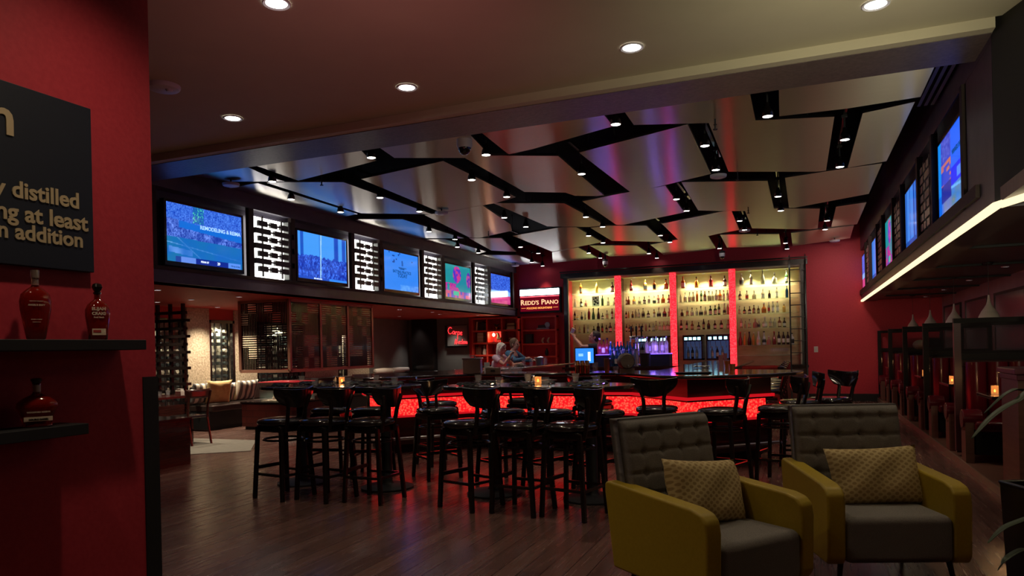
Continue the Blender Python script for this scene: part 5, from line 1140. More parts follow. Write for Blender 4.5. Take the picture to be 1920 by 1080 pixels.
# planter with strap leaves, closest right
c = at(1895, 925, Y=3.3)
t = thing('planter', 'black square planter at the lower right corner with long strap leaves', 'planter', (c.x+.36, 3.60, 0), radians(22))
zt = at(1870, 921, Y=3.45).z
MB().lathe([(.30, 0), (.335, zt-.02), (.345, zt), (.31, zt), (.30, zt-.06)], 4, cap=True).build('pot', K['black_gloss'], t, smooth=False, bevel=.01); t.children[-1].rotation_euler = (0, 0, pi/4)
def strap(pts_, w, nm_='leaf'):
    n = len(pts_); P2 = []
    for i in range(n-1):
        a = Vector(pts_[max(i-1, 0)]); b0 = Vector(pts_[i]); b1 = Vector(pts_[i+1]); d = Vector(pts_[min(i+2, n-1)])
        for q in range(6):
            tt = q/6; P2.append(.5*((2*b0)+(b1-a)*tt+(2*a-5*b0+4*b1-d)*tt*tt+(3*b0-a-3*b1+d)*tt**3))
    P2.append(Vector(pts_[-1])); N = len(P2); b = MB(); Ti = (Matrix.Translation(t.location) @ Matrix.Rotation(t.rotation_euler.z, 4, 'Z')).inverted()
    vs = []
    for i, p in enumerate(P2):
        d = (P2[min(i+1, N-1)]-P2[max(i-1, 0)]).normalized(); sd = d.cross(Vector((0, 0, 1))).normalized(); ww = w*min(1, .35+i/N*2)*(1-(i/N)**4)
        up_ = sd.cross(d)
        for q in (-1, 0, 1): vs.append(Ti @ (p+sd*ww*q*.5-up_*(.25*ww if q == 0 else 0)))
    b.add(vs, [(i*3+q, i*3+q+1, i*3+q+4, i*3+q+3) for i in range(N-1) for q in (0, 1)]); b.build(nm_, K['leaf'], t, solid=.0015)
base = Vector((t.location.x, t.location.y, zt-.03))
def LF(*px): return [base]+[at(x, y, Y=Y) for x, y, Y in px]
strap(LF((1960, 740, 3.4), (1905, 752, 3.3), (1860, 780, 3.2), (1822, 822, 3.1)), .035)
strap(LF((1980, 800, 3.5), (1925, 735, 3.4), (1890, 735, 3.35), (1845, 775, 3.3)), .03)
strap(LF((1960, 960, 3.2), (1915, 975, 3.1), (1880, 990, 3.0), (1852, 1018, 2.95)), .030)
strap(LF((1960, 1020, 3.1), (1915, 1030, 3.0), (1885, 1048, 2.9), (1870, 1070, 2.9)), .026)
strap([base, base+Vector((.1, .1, .35)), base+Vector((.3, .1, .5)), base+Vector((.5, .0, .4))], .03)
strap([base, base+Vector((.0, .2, .45)), base+Vector((.15, .4, .6)), base+Vector((.25, .6, .5))], .03)

# ---------------------------------------------------------------- dining alcove, left
AX = -10.92
def stone(y0, y1, label, z0=0., z1=2.34):
    t = B().box(AX-.2, y0, z0, AX+.03, y1, z1).build('wall_stone', K['stone'], None, smooth=False); t['kind'] = 'structure'
for a, c in ((10.42, 10.98), (11.66, 12.30), (13.9, 15.2), (15.6, 16.6)): stone(a, c, '')
struct('wall_left_gray', B().box(-11.12, 16.6, 0, AX+.0, BY, 2.34), K['gray_wall'], smooth=False)
struct('wall_alcove', B().box(AX-.2, 3.2, 2.12, AX, 16.6, 2.34), K['red_soffit'], smooth=False)
struct('wall_alcove_base', B().box(AX-.2, 3.2, 0, AX, BY, .5), K['darkwood'], smooth=False)
WB = mat('rack_bottle', (.025, .035, .035), .15); WB2 = mat('rack_bottle_clear', (.5, .48, .38), .2)
def winewin(y0, y1, label, z0=.5, z1=2.12):
    t = thing('wine_cabinet', label, 'wine cabinet', (AX, (y0+y1)/2, z0), 0, 'tall glass fronted wine racks in the left wall')
    b = wb(t); b.box(AX-.05, y0, z0, AX+.03, y0+.05, z1); b.box(AX-.05, y1-.05, z0, AX+.03, y1, z1); b.box(AX-.05, y0, z1-.06, AX+.03, y1, z1); b.build('frame', K['black_gloss'], t, smooth=False)
    wb(t).box(AX-.19, y0, z0, AX-.17, y1, z1).build('lit_back', mat('rack_back', (.40, .38, .30), .6), t, smooth=False)
    n = int((y1-y0-.1)/.17)
    for j in range(n+1):
        y = y0+.08+j*(y1-y0-.16)/max(1, n); wb(t).box(AX-.10, y-.012, z0, AX-.08, y+.012, z1-.06).build('upright', K['black'], t, smooth=False)
    nb = int((z1-z0-.1)/.13)
    for q in range(nb):
        b = wb(t)
        for j in range(n):
            y = y0+.08+(j+.5)*(y1-y0-.16)/max(1, n); b.tube([(AX-.16, y, z0+.1+q*.13), (AX-.05, y, z0+.1+q*.13)], .037, 8)
        b.build('bottle_row', WB2 if q % 3 == 1 else WB, t); t.children[-1]['label'] = 'row of wine bottles lying in the rack'
    wb(t).box(AX+.005, y0+.05, z0, AX+.012, y1-.05, z1-.06).build('pane', K['pane'], t, smooth=False)
    spot((AX-.03, (y0+y1)/2, z1-.07), 32, (1, .9, .65), 2.0, .7, .05)
winewin(8.9, 10.42, 'wide wine rack cabinet behind the tall black slatted screen'); winewin(10.98, 11.66, 'tall wine rack cabinet behind the gold cushion'); winewin(12.30, 13.9, 'wide wine rack cabinet seen under the hanging screen'); winewin(15.2, 15.6, 'narrow wine rack cabinet right of the hanging screen')
# leftmost hanging slatted rack in front of glass
t = thing('hanging_slat_screen', 'tall black slatted screen hanging at the far left of the dining alcove', 'slatted screen', (-10.35, 9.6, .75), 0)
for xx in (-10.72, -10.42, -10.12): wb(t).box(xx-.025, 9.58, .6, xx+.025, 9.63, 2.34).build('upright', K['black_wood'], t, smooth=False)
for j in range(11):
    b = wb(t); z = .78+j*.14; off = .06 if j % 2 else 0
    b.box(-10.95, 9.55, z-.025, -10.05+off-.03, 9.66, z+.025); b.build('slat', K['black_wood'], t, smooth=False)
# banquette
bq = thing('banquette', 'long dark leather banquette along the stone wall', 'banquette', (-10.55, 12.5, 0))
wb(bq).box(-10.88, 10.42, 0, -10.38, 17.7, .34).build('base', K['black'], bq, smooth=False); wb(bq).box(-10.88, 10.42, .34, -10.30, 17.7, .47).build('seat', mat('brown_leather', (.035, .022, .02), .3), bq, bevel=.03); wb(bq).box(-10.88, 10.42, .47, -10.78, 17.7, .82).build('back', bpy.data.materials['brown_leather'], bq, bevel=.03)
def cushion(p, w_, h_, d_, m, label, rz=0, tilt=.25, grp=None, cat='cushion'):
    o = None; b = MB()
    def sgn(v): return (v > 0)-(v < 0)
    N = 16
    for side in (1, -1):
        def P(u, v, s=side):
            x = (u-.5)*2; z = (v-.5)*2; k = 1-.07*(1-x*x)*abs(z)**3-.0; kx = 1-.06*(1-z*z)*abs(x)**3
            th = max(0, (1-abs(x)**3.2))*max(0, (1-abs(z)**3.2)); th = th**.55
            return (x*w_/2*kx, s*(d_/2*th+.004)*(1+.08*sin(x*7+z*5)), z*h_/2*k)
        b.grid(P, N, N)
    o = b.build('cushion', m); o.location = p; o.rotation_euler = (tilt, 0, rz)
    me = o.data
    import bmesh
    bm_ = bmesh.new(); bm_.from_mesh(me); bmesh.ops.remove_doubles(bm_, verts=bm_.verts, dist=.009); bmesh.ops.recalc_face_normals(bm_, faces=bm_.faces); bm_.to_mesh(me); bm_.free(); me.shade_smooth()
    return tag(o, label, cat, grp)
K['gold_cushion'] = noise_mat('gold_cushion', (.55, .36, .15), (.68, .47, .22), (20, 20, 20), .8)
cushion((-10.66, 10.50, .70), .46, .40, .14, K['stripe'], 'striped cushion left of the gold cushion on the banquette', pi/2, .2, 'striped cushions')
cushion((-10.46, 10.74, .71), .50, .46, .16, K['gold_cushion'], 'plain gold cushion leaning on the banquette', pi/2-.3, .25)
cushion((-10.64, 11.12, .68), .44, .40, .14, K['stripe'], 'striped cushion half behind the gold cushion on the banquette', pi/2, .3, 'striped cushions')
cushion((-10.56, 11.58, .70), .60, .42, .16, K['stripe'], 'large striped cushion right of the gold cushion on the banquette', pi/2, .3, 'striped cushions')
# tile plinth with glass case
t = thing('tiled_plinth', 'low dark red tiled plinth carrying the glass case', 'plinth', (-9.3, 11.15, 0))
wb(t).box(-9.86, 10.7, .06, -8.7, 11.6, .49).build('tiled_body', K['brick'], t, smooth=False); wb(t).box(-9.88, 10.68, .49, -8.68, 11.62, .52).build('slab', K['black_gloss'], t, smooth=False); wb(t).box(-9.82, 10.74, 0, -8.74, 11.56, .06).build('toe', K['black'], t, smooth=False)
t = thing('glass_case', 'glass display case with a red top holding pale driftwood', 'display case', (-9.05, 11.1, .521))
b = wb(t); x0, x1, y0, y1 = -9.52, -8.72, 10.8, 11.4
b.box(x0, y0, .521, x1, y0+.006, .88); b.box(x0, y1-.006, .521, x1, y1, .88); b.box(x0, y0, .521, x0+.006, y1, .88); b.box(x1-.006, y0, .521, x1, y1, .88); b.build('glass', K['glass'], t, smooth=False)
wb(t).box(x0-.01, y0-.01, .88, x1+.01, y1+.01, .893).build('red_top', mat('case_top', (.45, .02, .03), .4, emit=(1, .05, .06), es=.35), t, smooth=False)
for j in range(6):
    a_ = j*1.1; q = Vector((x0+.1+j*.11, y0+.25, .53)); wb(t).tube([q, q+Vector((.05*cos(a_), -.05*abs(sin(a_)), .06)), q+Vector((.10*cos(a_+.5), -.05, .10)), q+Vector((.14*cos(a_), -.1*abs(sin(a_)), .20))], [.032, .038, .028, .012], 7).build('driftwood', K['off_white'], t)
wb(t).box(x0+.02, y0+.02, .522, x1-.02, y1-.02, .545).build('gravel', K['stone'], t, smooth=False)
spot(((x0+x1)/2, (y0+y1)/2, .872), 9, (1, .9, .72), 2.6, .6, .08)
# hanging lattice box
SX, SY, SZ0, SZ1 = -8.03, 9.86, 1.12, 2.34
sc_ = thing('hanging_screen', 'large hanging wooden box screen of dark woven slats in a copper brown frame', 'hanging screen', (SX, SY, SZ0))
fr = mat('copper_frame', (.42, .20, .14), .35, .2)
def screen_panel(P0, P1, z0, z1, nx, nz, seed):
    """basket weave of slats between two floor points"""
    P0 = Vector(P0); P1 = Vector(P1); d = (P1-P0); L = d.length; d.normalize(); r = random.Random(seed)
    cw = L/nx; chh = (z1-z0)/nz
    for i in range(nx):
        for j in range(nz):
            hz = (i+j) % 2 == 0
            if r.random() < .25: hz = not hz
            b = wb(sc_); m_ = 5
            for k in range(m_):
                if hz:
                    z = z0+chh*(j+(k+.5)/m_); a = P0+d*cw*i; c = P0+d*cw*(i+1); b.bar((a.x, a.y, z), (c.x, c.y, z), .016, chh/m_*.52)
                else:
                    a = P0+d*cw*(i+(k+.5)/m_); b.bar((a.x, a.y, z0+chh*j), (a.x, a.y, z0+chh*(j+1)), cw/m_*.52 if abs(d.x) > .5 else .016, .016 if abs(d.x) > .5 else cw/m_*.52)
            b.build('slat_block', K['black_wood'], sc_, smooth=False)
def fbar(a, c, w=.05): wb(sc_).bar(a, c, w, w).build('frame_rail', fr, sc_, smooth=False)
XE = -9.08; YE = 12.36
screen_panel((XE, SY), (SX, SY), SZ0+.03, SZ1-.03, 6, 6, 1)
for k in range(3):
    ya = SY+(YE-SY)*k/3; yb = SY+(YE-SY)*(k+1)/3; screen_panel((SX, ya+.02), (SX, yb-.02), SZ0+.03, SZ1-.03, 5, 6, k+2)
for z in (SZ0, SZ1-.02):
    fbar((XE, SY, z), (SX, SY, z)); fbar((SX, SY, z), (SX, YE, z)); fbar((XE, SY, z), (XE, YE, z)); fbar((XE, YE, z), (SX, YE, z))
for x, y in ((XE, SY), (SX, SY), (SX, SY+(YE-SY)/3), (SX, SY+2*(YE-SY)/3), (SX, YE), (XE, YE)): fbar((x, y, SZ0), (x, y, SZ1))
# rug, dining table, chair, low cabinet
rg = [at(337, 822, Z=0), at(480, 826, Z=0), at(470, 846, Z=0), at(349, 853, Z=0)]
o = B().prism([(p.x, p.y) for p in rg], .001, .008).build('area_rug', noise_mat('rug', (.15, .14, .125), (.22, .205, .18), (8, 30, 8), .9), None, smooth=False); tag(o, 'pale grey rug on the floor of the dining alcove', 'rug')
t = thing('dining_table', 'dark dining table at the far left edge of the alcove', 'dining table', (-10.15, 8.75, 0))
wb(t).box(-10.7, 8.3, .72, -9.45, 9.2, .76).build('table_top', K['darkwood'], t, bevel=.005); wb(t).lathe([(.28, 0), (.28, .02), (.05, .05), (.05, .72)], 20, (-10.1, 8.75, 0)).build('pedestal', K['black'], t)
for j, (x, y) in enumerate(((-9.6, 8.6), (-9.8, 8.95), (-10.0, 8.6))): tumbler((x, y, .761), 'clear glass, %s from the right on the alcove dining table' % ORD[j])
t = thing('condiment_caddy', 'small cream box of sachets on the alcove dining table', 'caddy', (-9.57, 8.98, .761)); MB().box(-.06, -.04, 0, .06, .04, .08).build('box', K['off_white'], t, bevel=.004); MB().box(-.05, -.03, .08, .05, .03, .11).build('sachets', K['paper'], t, smooth=False)
def dchair(x, y, rz, label):
    t = thing('dining_chair', label, 'dining chair', (x, y, 0), rz, 'dark wooden dining chairs'); W = K['darkwood']
    MB().box(-.21, -.20, .43, .21, .21, .47).build('seat', K['seat'], t, bevel=.015)
    for sx in (-1, 1):
        MB().bar((sx*.18, .18, .43), (sx*.19, .20, 0), .035, .035).build('leg', W, t); MB().tube([(sx*.18, -.27, 0), (sx*.18, -.19, .42), (sx*.185, -.20, .62), (sx*.20, -.26, .86)], .019, 6).build('leg', W, t)
        MB().bar((sx*.185, -.2, .2), (sx*.185, .19, .2), .02, .025).build('stretcher', W, t)
    MB().grid(lambda u, v: ((u-.5)*.46, -.265+.06*(2*u-1)**2, .74+.14*v+.01*(2*u-1)**2), 12, 4).build('crest_rail', W, t, solid=.02)
dchair(-9.10, 8.72, rzf(-1, .10), 'dark dining chair with curved back at the alcove table')
t = thing('low_cabinet', 'low dark red cabinet at the left below the alcove', 'cabinet', (-7.9, 7.0, 0)); wb(t).box(-8.5, 6.6, 0, -7.46, 7.15, .58).build('carcass', K['darkwood'], t, smooth=False); wb(t).box(-8.52, 6.58, .58, -7.44, 7.17, .61).build('top', K['black_gloss'], t, smooth=False)
for j, y in enumerate((17.2, 16.6)):
    t = thing('white_bolster', '%s pale bolster cushion on the dark seating below the gray wall' % ('right', 'left')[j], 'cushion', (-10.1+.0*j, 17.6, .86), 0)
    X0 = 17.9 if j == 0 else 17.0; t.location = (-10.70, X0, .885); MB().lathe([(.02, 0), (.07, .02), (.085, .45), (.07, .88), (.02, .9)], 14, sx=.8).build('cushion', K['off_white'], t); t.children[-1].rotation_euler = (-pi/2, 0, 0); t.children[-1].location = (0, -.45, 0)
t = thing('settee', 'long dark settee below the gray wall', 'settee', (-9.9, 18.3, 0)); wb(t).box(-10.9, 17.8, 0, -8.95, 18.3, .42).build('seat', K['black_gloss'], t, bevel=.03); wb(t).box(-10.9, 18.1, .42, -8.95, 18.40, .84).build('back', K['black_gloss'], t, bevel=.03)
nm5 = 0
for x, y, pw in ((-8.3, 7.44, 50), (-10.14, 9.08, 50), (-8.33, 9.03, 40), (-10.4, 10.7, 110), (-8.25, 13.83, 40), (-8.24, 15.33, 40), (-8.58, 16.36, 40), (-9.87, 16.51, 45), (-8.09, 17.6, 55), (-10.4, 12.0, 90), (-9.3, 9.0, 50)):
    downlight((x, y, 2.336), 'small white light in the red alcove ceiling, %s counting from the camera' % ORD[nm5], .045, pw*.35, 'alcove_downlight', 'downlights in the red alcove ceiling', lens=K['lens']); nm5 += 1
for x, y in ((-10.4, 18.35), (-11.1, 18.35)): spot((x, y, 2.3), 6, (1, .95, .85), 1.3, .8, .05)
spot((-9.3, 18.35, 2.3), 8, (1, .95, .8), 1.4, .8, .05)
# ---------------------------------------------------------------- armchairs
def armchair(c, f, label, cl, clabel, ctilt):
    rz = rzf(*f); t = thing('armchair', label, 'armchair', (c[0], c[1], 0), rz, 'yellow and gray armchairs')
    W = .41; D_ = .40; aw = .105
    # arm: side profile extruded across, rounded front top
    def arm(sx):
        prof = [(-.36, .17), (.36, .16), (.385, .20), (.395, .50), (.385, .565), (.35, .60), (.28, .618), (-.40, .665), (-.43, .65), (-.43, .60)]
        x0 = sx*W; x1 = sx*(W-aw); n = len(prof)
        vs = [(x0, p[0], p[1]) for p in prof]+[(x1, p[0], p[1]) for p in prof]
        if sx > 0: fs = [tuple(range(n)), tuple(range(2*n-1, n-1, -1))]+[((q+1) % n, q, n+q, n+(q+1) % n) for q in range(n)]
        else: fs = [tuple(range(n-1, -1, -1)), tuple(range(n, 2*n))]+[(q, (q+1) % n, n+(q+1) % n, n+q) for q in range(n)]
        b = MB(); b.add(vs, fs); o = b.build('arm', K['yellow'], t, bevel=.028, seg=4, ang=.9)
        o.data.shade_smooth()
        b = MB(); pr = [(-.405, .662), (.28, .616), (.345, .598)]
        for xx in (sx*(W-.018), sx*(W-aw+.018)):
            b = MB(); b.tube([(xx, p[0], p[1]-.0015) for p in pr], .0035, 6); b.build('seam', mat('seam', (.16, .10, .01), .7) if 'seam' not in bpy.data.materials else bpy.data.materials['seam'], o)
    arm(1); arm(-1)
    MB().box(-W+aw-.005, -.36, .165, W-aw+.005, .390, .435).build('seat_cushion', K['grayfab'], t, bevel=.045, seg=4)
    # buttoned back, slightly reclined
    bw = W-.06
    def Pb(u, v, front=True):
        x = (u-.5)*2*bw; z = .26+.76*v; y = -.24-.13*v
        ex = min(1, (1-abs(2*u-1))/.10); ev = min(1, (1-v)/.07); rnd_ = min(ex, 1)*min(ev, 1)
        r_ = sqrt(max(0, 1-(1-ex)**2))*sqrt(max(0, 1-(1-ev)**2))
        if not front: return (x, y-.075-.02*r_, z)
        d = 0
        for iz, zz in enumerate((.945, .83, .71, .59)):
            for ix in range(4):
                bx = (-.69+.46*ix)*bw*.92
                dd = ((x-bx)**2+(z-zz)**2)
                d += .020*math.exp(-dd/.0005)
            d += .009*math.exp(-((z-zz)**2)/.00006)
        for ix in range(4):
            bx = (-.69+.46*ix)*bw*.92; d += .003*math.exp(-((x-bx)**2)/.00008)*(1 if z < .94 else .3)
        return (x, y+.055*r_-d*r_+.0, z)
    b = MB(); nu, nv = 72, 64
    b.grid(lambda u, v: Pb(u, v), nu, nv); n0 = len(b.v); b.grid(lambda u, v: Pb(1-u, v, False), nu, nv)
    def gi(i, j, base): return base+j*(nu+1)+i
    for j in range(nv): b.add([], []); b.f.append([gi(0, j+1, 0), gi(0, j, 0), gi(nu, j, n0), gi(nu, j+1, n0)]); b.mi.append(0); b.f.append([gi(nu, j, 0), gi(nu, j+1, 0), gi(0, j+1, n0), gi(0, j, n0)]); b.mi.append(0)
    for i in range(nu): b.f.append([gi(i, nv, 0), gi(i+1, nv, 0)][::-1]+[gi(nu-i, nv, n0), gi(nu-i-1, nv, n0)]); b.mi.append(0)
    bk = b.build('backrest', K['grayfab'], t, ang=3.0)
    for zz in (.945, .83, .71):
        for ix in range(4):
            bx = (-.69+.46*ix)*bw*.92; v = (zz-.26)/.76; p = Pb(bx/(2*bw)+.5, v); o = MB().ell((p[0], p[1]+.006, p[2]), .010, .006, .010, 10, 7).build('button', K['grayfab'], bk)
    for sx in (-1, 1):
        for sy in (-.28, .31):
            MB().tube([(sx*.31, sy, .17), (sx*.335, sy*1.08, .0)], [.018, .011], 10).build('leg', K['black_gloss'], t)
    ca = Vector((f[0], f[1], 0)).normalized()
    p = Vector((c[0], c[1], 0))+ca*cl[0]+Vector((-ca.y, ca.x, 0))*(-cl[1]); p.z = cl[2]
    o = cushion(p, .56, .37, .16, K['cushion'], clabel, rz+cl[3], ctilt, 'patterned yellow lumbar cushions', 'cushion')
    o.rotation_euler = (ctilt, cl[4], rz+cl[3])
    t.scale = (.96, .96, .97)
    return t
armchair((.355, 4.84), (.33, -.944), 'right armchair with yellow arms and gray buttoned back', (-.05, -.06, .575, 0, .03), 'patterned yellow cushion lying in the right armchair', .38)
armchair((-.50, 4.05), (.79, -.61), 'left armchair with yellow arms and gray buttoned back', (-.05, -.03, .585, 0, -.10), 'patterned yellow cushion standing in the left armchair', .32)
# ---------------------------------------------------------------- people
def remesh(b, name, m, parent, vox, sm=4):
    o = b.build(name, m, parent); r = o.modifiers.new('r', 'REMESH'); r.mode = 'VOXEL'; r.voxel_size = vox; r.use_smooth_shade = True
    s = o.modifiers.new('s', 'SMOOTH'); s.iterations = sm; s.factor = .5; return o
def frame(d):
    d = Vector(d).normalized(); s = d.cross(Vector((0, 0, 1)))
    if s.length < .1: s = d.cross(Vector((0, 1, 0)))
    s.normalize(); return d, s, s.cross(d)
def hand(b, w, d, side, curl=.9, roll=0.):
    d, s, u = frame(d); s2 = s*cos(roll)+u*sin(roll); u2 = u*cos(roll)-s*sin(roll); w = Vector(w)
    b.tube([w, w+d*.03, w+d*.075], [.024, .030, .034], 8)
    b.tube([w+d*.04-s2*.02, w+d*.085-s2*.018], [.020, .021], 8); b.tube([w+d*.04+s2*.02, w+d*.085+s2*.018], [.020, .021], 8)
    for k, L in enumerate((.062, .072, .068, .052)):
        o = w+d*.085+s2*(-.031+.0205*k); p = o; ang = 0; pts_ = [o-d*.012, o]
        for seg in range(3):
            ang += curl*(.75 if seg else .5); q = (d*cos(ang)-u2*sin(ang)); p = p+q*L*(.42, .32, .26)[seg]*1.1; pts_.append(p)
        b.tube(pts_, [.0105, .0100, .0092, .0085, .007], 8)
    t0 = w+d*.030-s2*.026*side; t1 = t0-s2*.03*side+d*.03-u2*.012; t2 = t1+d*.03-u2*.022-s2*.002*side
    b.tube([t0, t1, t2], [.015, .0115, .0085], 8)
def human(label, loc, rz, P, shirt, pants, hair, style, short_sleeve=False, group=None, scl=1.):
    t = thing('person', label, 'person', loc, rz, group); t.scale = (scl,)*3
    V = {k: Vector(v) for k, v in P.items() if k != 'curl'}; hd = V['head']; hn = V['look'].normalized(); hs = hn.cross(Vector((0, 0, 1))).normalized(); hu = hs.cross(hn)
    b = MB()
    # torso and neck
    b.tube([V['pelvis']+Vector((0, 0, -.06)), V['pelvis'], V['pelvis'].lerp(V['chest'], .5), V['chest'], V['chest'].lerp(V['neck'], .6), V['neck']], [.13, .155, .135, .150, .12, .065], 14)
    b.tube([V['neck']-Vector((0, 0, .05)), V['neck'], hd-hu*.06], [.07, .055, .052], 12)
    # head: skull, jaw, nose, ears, brow
    def E(c, rx, ry, rz_):
        o_ = b.T; b.T = Matrix.Translation(c) @ Matrix((hs, hn, hu)).transposed().to_4x4(); b.ell((0, 0, 0), rx, ry, rz_, 18, 11); b.T = o_
    E(hd+hu*.035-hn*.012, .077, .098, .092); E(hd-hu*.045+hn*.022, .056, .068, .070); E(hd-hu*.098+hn*.052, .026, .024, .020)
    b.tube([hd+hu*.018+hn*.082, hd-hu*.020+hn*.104, hd-hu*.030+hn*.098], [.009, .013, .012], 8)
    E(hd-hu*.052+hn*.082, .022, .014, .006); E(hd-hu*.066+hn*.080, .020, .013, .006); E(hd+hu*.028+hn*.078, .050, .014, .008)
    for s_ in (-1, 1): E(hd+hs*.078*s_-hu*.010-hn*.012, .010, .020, .030); E(hd+hs*.036*s_-hu*.018+hn*.066, .022, .018, .020)
    # arms and hands
    for s_, n in ((-1, 'l'), (1, 'r')):
        S, El, W = V['sh_'+n], V['el_'+n], V['wr_'+n]
        b.tube([V['chest'].lerp(V['neck'], .55), S, S.lerp(El, .5), El, El.lerp(W, .45), W], [.07, .062, .048, .038, .038, .024], 12)
        hand(b, W, V['hd_'+n], s_*P.get('thumb', 1) if False else s_, P.get('curl', 1.0) if not isinstance(P.get('curl'), dict) else P['curl'][n])
    # legs and feet
    for s_, n in ((-1, 'l'), (1, 'r')):
        H, Kn, An = V['hip_'+n], V['kn_'+n], V['an_'+n]
        b.tube([H, H.lerp(Kn, .5), Kn, Kn.lerp(An, .35), An], [.090, .078, .056, .054, .036], 12)
    o = remesh(b, 'body', K['skin'], t, .0085, 3)
    # clothes
    b = MB(); b.tube([V['pelvis']+Vector((0, 0, -.05)), V['pelvis']+Vector((0, 0, .03)), V['pelvis'].lerp(V['chest'], .5), V['chest'], V['chest'].lerp(V['neck'], .62)], [.165, .168, .150, .166, .115], 16)
    b.tube([V['chest'].lerp(V['neck'], .5), V['chest'].lerp(V['neck'], .88)], [.115, .078], 14)
    for n in 'lr':
        S, El, W = V['sh_'+n], V['el_'+n], V['wr_'+n]
        if short_sleeve: b.tube([V['chest'].lerp(V['neck'], .5), S, S.lerp(El, .55)], [.085, .076, .062], 12)
        else: b.tube([V['chest'].lerp(V['neck'], .5), S, S.lerp(El, .5), El, El.lerp(W, .5), El.lerp(W, .92)], [.085, .076, .060, .050, .047, .034], 12)
    remesh(b, 'shirt', shirt, t, .013, 5)
    b = MB(); b.tube([V['pelvis']+Vector((0, 0, -.08)), V['pelvis']+Vector((0, 0, .02))], [.150, .160], 16)
    for n in 'lr':
        H, Kn, An = V['hip_'+n], V['kn_'+n], V['an_'+n]; b.tube([V['pelvis']-Vector((0, 0, .03)), H, H.lerp(Kn, .5), Kn, Kn.lerp(An, .5), Kn.lerp(An, .93)], [.12, .102, .090, .070, .066, .058], 12)
    remesh(b, 'trousers', pants, t, .014, 5)
    for n in 'lr':
        An = V['an_'+n]; b = MB(); b.tube([An+Vector((0, -.05, -.05)), An+Vector((0, .03, -.055)), An+Vector((0, .12, -.065)), An+Vector((0, .17, -.068))], [.036, .043, .040, .028], 10); b.tube([An+Vector((0, 0, .02)), An+Vector((0, 0, -.045))], [.045, .042], 10)
        remesh(b, 'shoe', K['black'], t, .012, 3)
    for s_ in (-1, 1):
        o = MB().ell((0, 0, 0), .010, .010, .007, 10, 7).build('eye', K['black_gloss'], t); o.location = hd+hs*.030*s_+hu*.006+hn*.078
    b = MB()
    def HE(c, rx, ry, rz_):
        b.T = Matrix.Translation(c) @ Matrix((hs, hn, hu)).transposed().to_4x4(); b.ell((0, 0, 0), rx, ry, rz_, 18, 11); b.T = None
    HE(hd+hu*.052-hn*.026, .085, .098, .090)
    if style == 'long':
        HE(hd-hu*.02-hn*.050, .095, .075, .11); HE(hd-hu*.10-hn*.055, .10, .062, .085)
        for q in range(12):
            a = pi*(.12+.76*q/11)+pi; ro = hd+hs*cos(a)*.085+hn*(sin(a)*.085-.01)
            b.tube([ro+hu*.04, ro-hu*.03+hs*cos(a)*.012, ro-hu*.09+hn*.010*(-1)**q, ro-hu*.15-hs*cos(a)*.012], [.022, .026, .024, .014], 8)
        for s_ in (-1, 1): b.tube([hd+hu*.10+hn*.055, hd+hs*.062*s_+hu*.065+hn*.055, hd+hs*.085*s_+hn*.02, hd+hs*.085*s_-hu*.07+hn*.005], [.022, .022, .022, .016], 8)
    else:
        HE(hd-hu*.01-hn*.052, .076, .055, .080)
        for s_ in (-1, 1): b.tube([hd+hs*.075*s_+hu*.045+hn*.015, hd+hs*.079*s_+hu*.0+hn*.005], [.016, .010], 8)
    remesh(b, 'hair', hair, t, .009, 3)
    return t
def cloth(n, c): return noise_mat(n, c, tuple(min(1, x*1.25) for x in c), (30, 30, 30), .85, bump=.2)
seat_pose = dict(pelvis=(0, .0, .87), chest=(0, .07, 1.15), neck=(0, .11, 1.33), head=(0, .16, 1.46), look=(0, 1, -.08), hip_l=(-.09, .04, .84), hip_r=(.09, .04, .84),
                 kn_l=(-.11, .40, .80), kn_r=(.11, .40, .80), an_l=(-.10, .34, .40), an_r=(.10, .34, .40), sh_l=(-.175, .09, 1.27), sh_r=(.175, .09, 1.27))
p1 = dict(seat_pose); p1.update(el_l=(-.24, .32, 1.10), wr_l=(-.12, .52, 1.13), hd_l=(.5, .8, .0), el_r=(.23, .34, 1.12), wr_r=(.10, .42, 1.31), hd_r=(-.15, .5, .8), chest=(0, .09, 1.15), curl={'l': .5, 'r': .95})
human('woman with wavy white blond hair and pale top leaning on the left bar, hand raised', (-6.02, 13.95, 0), rzf(1, -.12), p1, cloth('pale_top', (.48, .36, .42)), cloth('dark_trousers', (.03, .03, .04)), noise_mat('blond_hair', (.50, .44, .36), (.72, .66, .56), (20, 20, 90), .7, bump=.5), 'long', True, scl=.97)
p2 = dict(seat_pose); p2.update(el_l=(-.25, .30, 1.12), wr_l=(-.14, .50, 1.12), hd_l=(.4, .9, .0), el_r=(.25, .30, 1.12), wr_r=(.16, .50, 1.16), hd_r=(-.3, .9, .1), curl={'l': .5, 'r': .7})
human('man with short sandy hair and blue shirt seated at the left bar', (-6.00, 14.62, 0), rzf(1, -.10), p2, cloth('blue_shirt', (.05, .13, .22)), cloth('navy_trousers', (.02, .025, .05)), noise_mat('sandy_hair', (.10, .055, .03), (.20, .12, .07), (20, 20, 90), .7, bump=.5), 'short', False, scl=1.03)
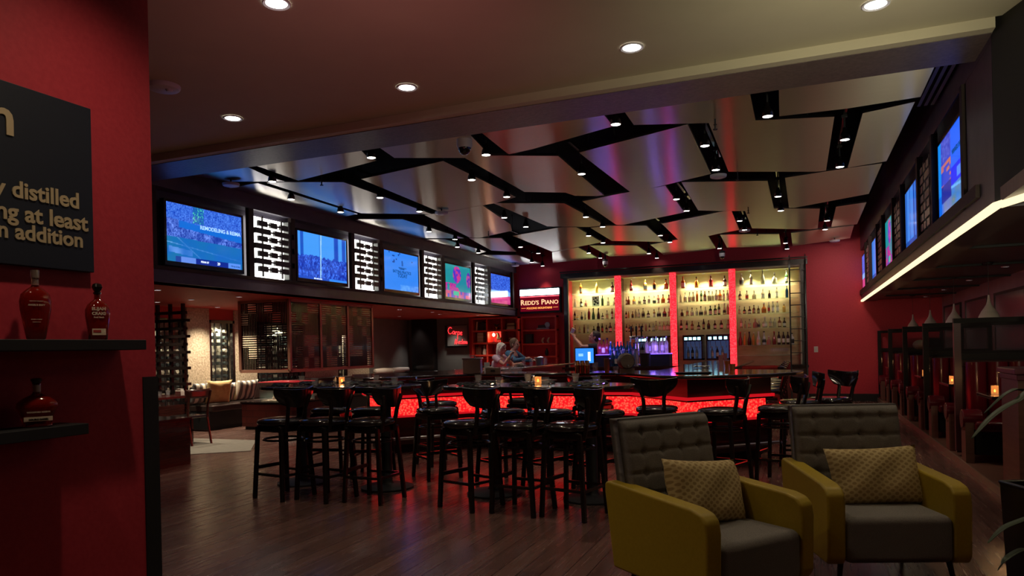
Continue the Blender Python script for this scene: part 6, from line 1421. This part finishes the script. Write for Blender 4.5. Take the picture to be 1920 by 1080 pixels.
# stools for the couple
copy_tree(proto, (-6.05, 13.95, 0), rzf(1, 0), 'bar stool under the woman with white blond hair'); copy_tree(proto, (-6.05, 14.62, 0), rzf(1, 0), 'bar stool under the man in the blue shirt')
stand = dict(pelvis=(0, 0, .95), chest=(0, .01, 1.27), neck=(0, .0, 1.47), head=(0, .02, 1.60), look=(0, 1, .30), hip_l=(-.09, 0, .92), hip_r=(.09, 0, .92), kn_l=(-.11, .02, .50), kn_r=(.11, .02, .50), an_l=(-.12, 0, .09), an_r=(.12, 0, .09),
             sh_l=(-.19, 0, 1.41), sh_r=(.19, 0, 1.41), el_l=(-.27, .26, 1.42), wr_l=(-.12, .40, 1.60), hd_l=(.35, .3, .7), el_r=(.27, .26, 1.42), wr_r=(.10, .40, 1.60), hd_r=(-.35, .3, .7), curl=1.0)
pb = at(1116, 640, Y=13.75)
human('bartender with short dark hair and dark shirt raising a cup behind the bottles', (pb.x, 13.75, 0), rzf(-1, -.25), stand, cloth('dark_shirt', (.02, .02, .03)), cloth('black_trousers', (.015, .015, .018)), noise_mat('dark_hair', (.02, .014, .012), (.05, .035, .03), (20, 20, 90), .6), 'short', True)
f = Vector((-1, -.25, 0)).normalized()
t = thing('mixing_cup', 'pale cup held up in both hands by the bartender', 'cup', (pb.x+f.x*.47, 13.75+f.y*.47, 1.68)); b = MB(); b.T = Matrix.Rotation(.5, 4, 'Y'); b.lathe([(.03, 0), (.042, .12)], 14); b.build('cup', K['off_white'], t)
p = Vector((-5.62, 13.87, 1.34)); t = thing('wine_goblet', 'small dark drink glass held up by the woman', 'glass', (-5.56, 13.80, 1.30)); MB().lathe([(.02, 0), (.03, .10)], 12).build('glass', K['clear'], t); MB().lathe([(.018, .01), (.024, .05)], 12).build('drink', K['whiskey'], t)
# ---------------------------------------------------------------- light and exposure
w = bpy.data.worlds.new('world'); SC.world = w; w.use_nodes = True
w.node_tree.nodes['Background'].inputs[0].default_value = (.5, .45, .5, 1); w.node_tree.nodes['Background'].inputs[1].default_value = .0
for x, y, pw in ((-2.35, 2.3, 11), (-2.3, .9, 5)):
    spot((x, y, 3.64), pw, (1, .80, .56), 2.2, .9, .06)
spot((1.35, 3.1, 2.2), 55, (1, .92, .62), 2.4, 1, .15, aim=(1.6, 4.6, 3.66))  # added unseen uplight without fixture, brightens the near ceiling at right
spot((-1.9, 3.3, 2.1), 4, (1, .34, .34), 2.1, 1, .15, aim=(-3.0, 4.7, 3.66))  # reddish fill without fixture, added to tint the ceiling at left
spot((.55, 14.6, 3.6), 16, (1, .75, .6), 1.5, 1, .05, aim=(1.2, 18.8, 1.5))  # bare spot added to brighten the red back wall
spot((.9, 17.2, 3.6), 4, (1, .75, .6), 1.6, 1, .05, aim=(.8, 18.8, 2.7))  # another added wall wash, no lamp head modelled
spot((-6.1, 13.0, 3.6), 9, (1, .9, .85), .6, .8, .04, aim=(-5.9, 14.1, 1.3))  # added spot without fixture, brightens the seated couple
SC.view_settings.view_transform = 'Standard'; SC.view_settings.look = 'None'; SC.view_settings.exposure = 0.0; SC.view_settings.gamma = 1
SC.view_settings.use_curve_mapping = False
SC.cycles.max_bounces = 8; SC.cycles.transmission_bounces = 6; SC.cycles.glossy_bounces = 4; SC.cycles.diffuse_bounces = 4
SC.cycles.sample_clamp_indirect = 4; SC.cycles.caustics_reflective = False; SC.cycles.caustics_refractive = False
SC.cycles.use_denoising = True
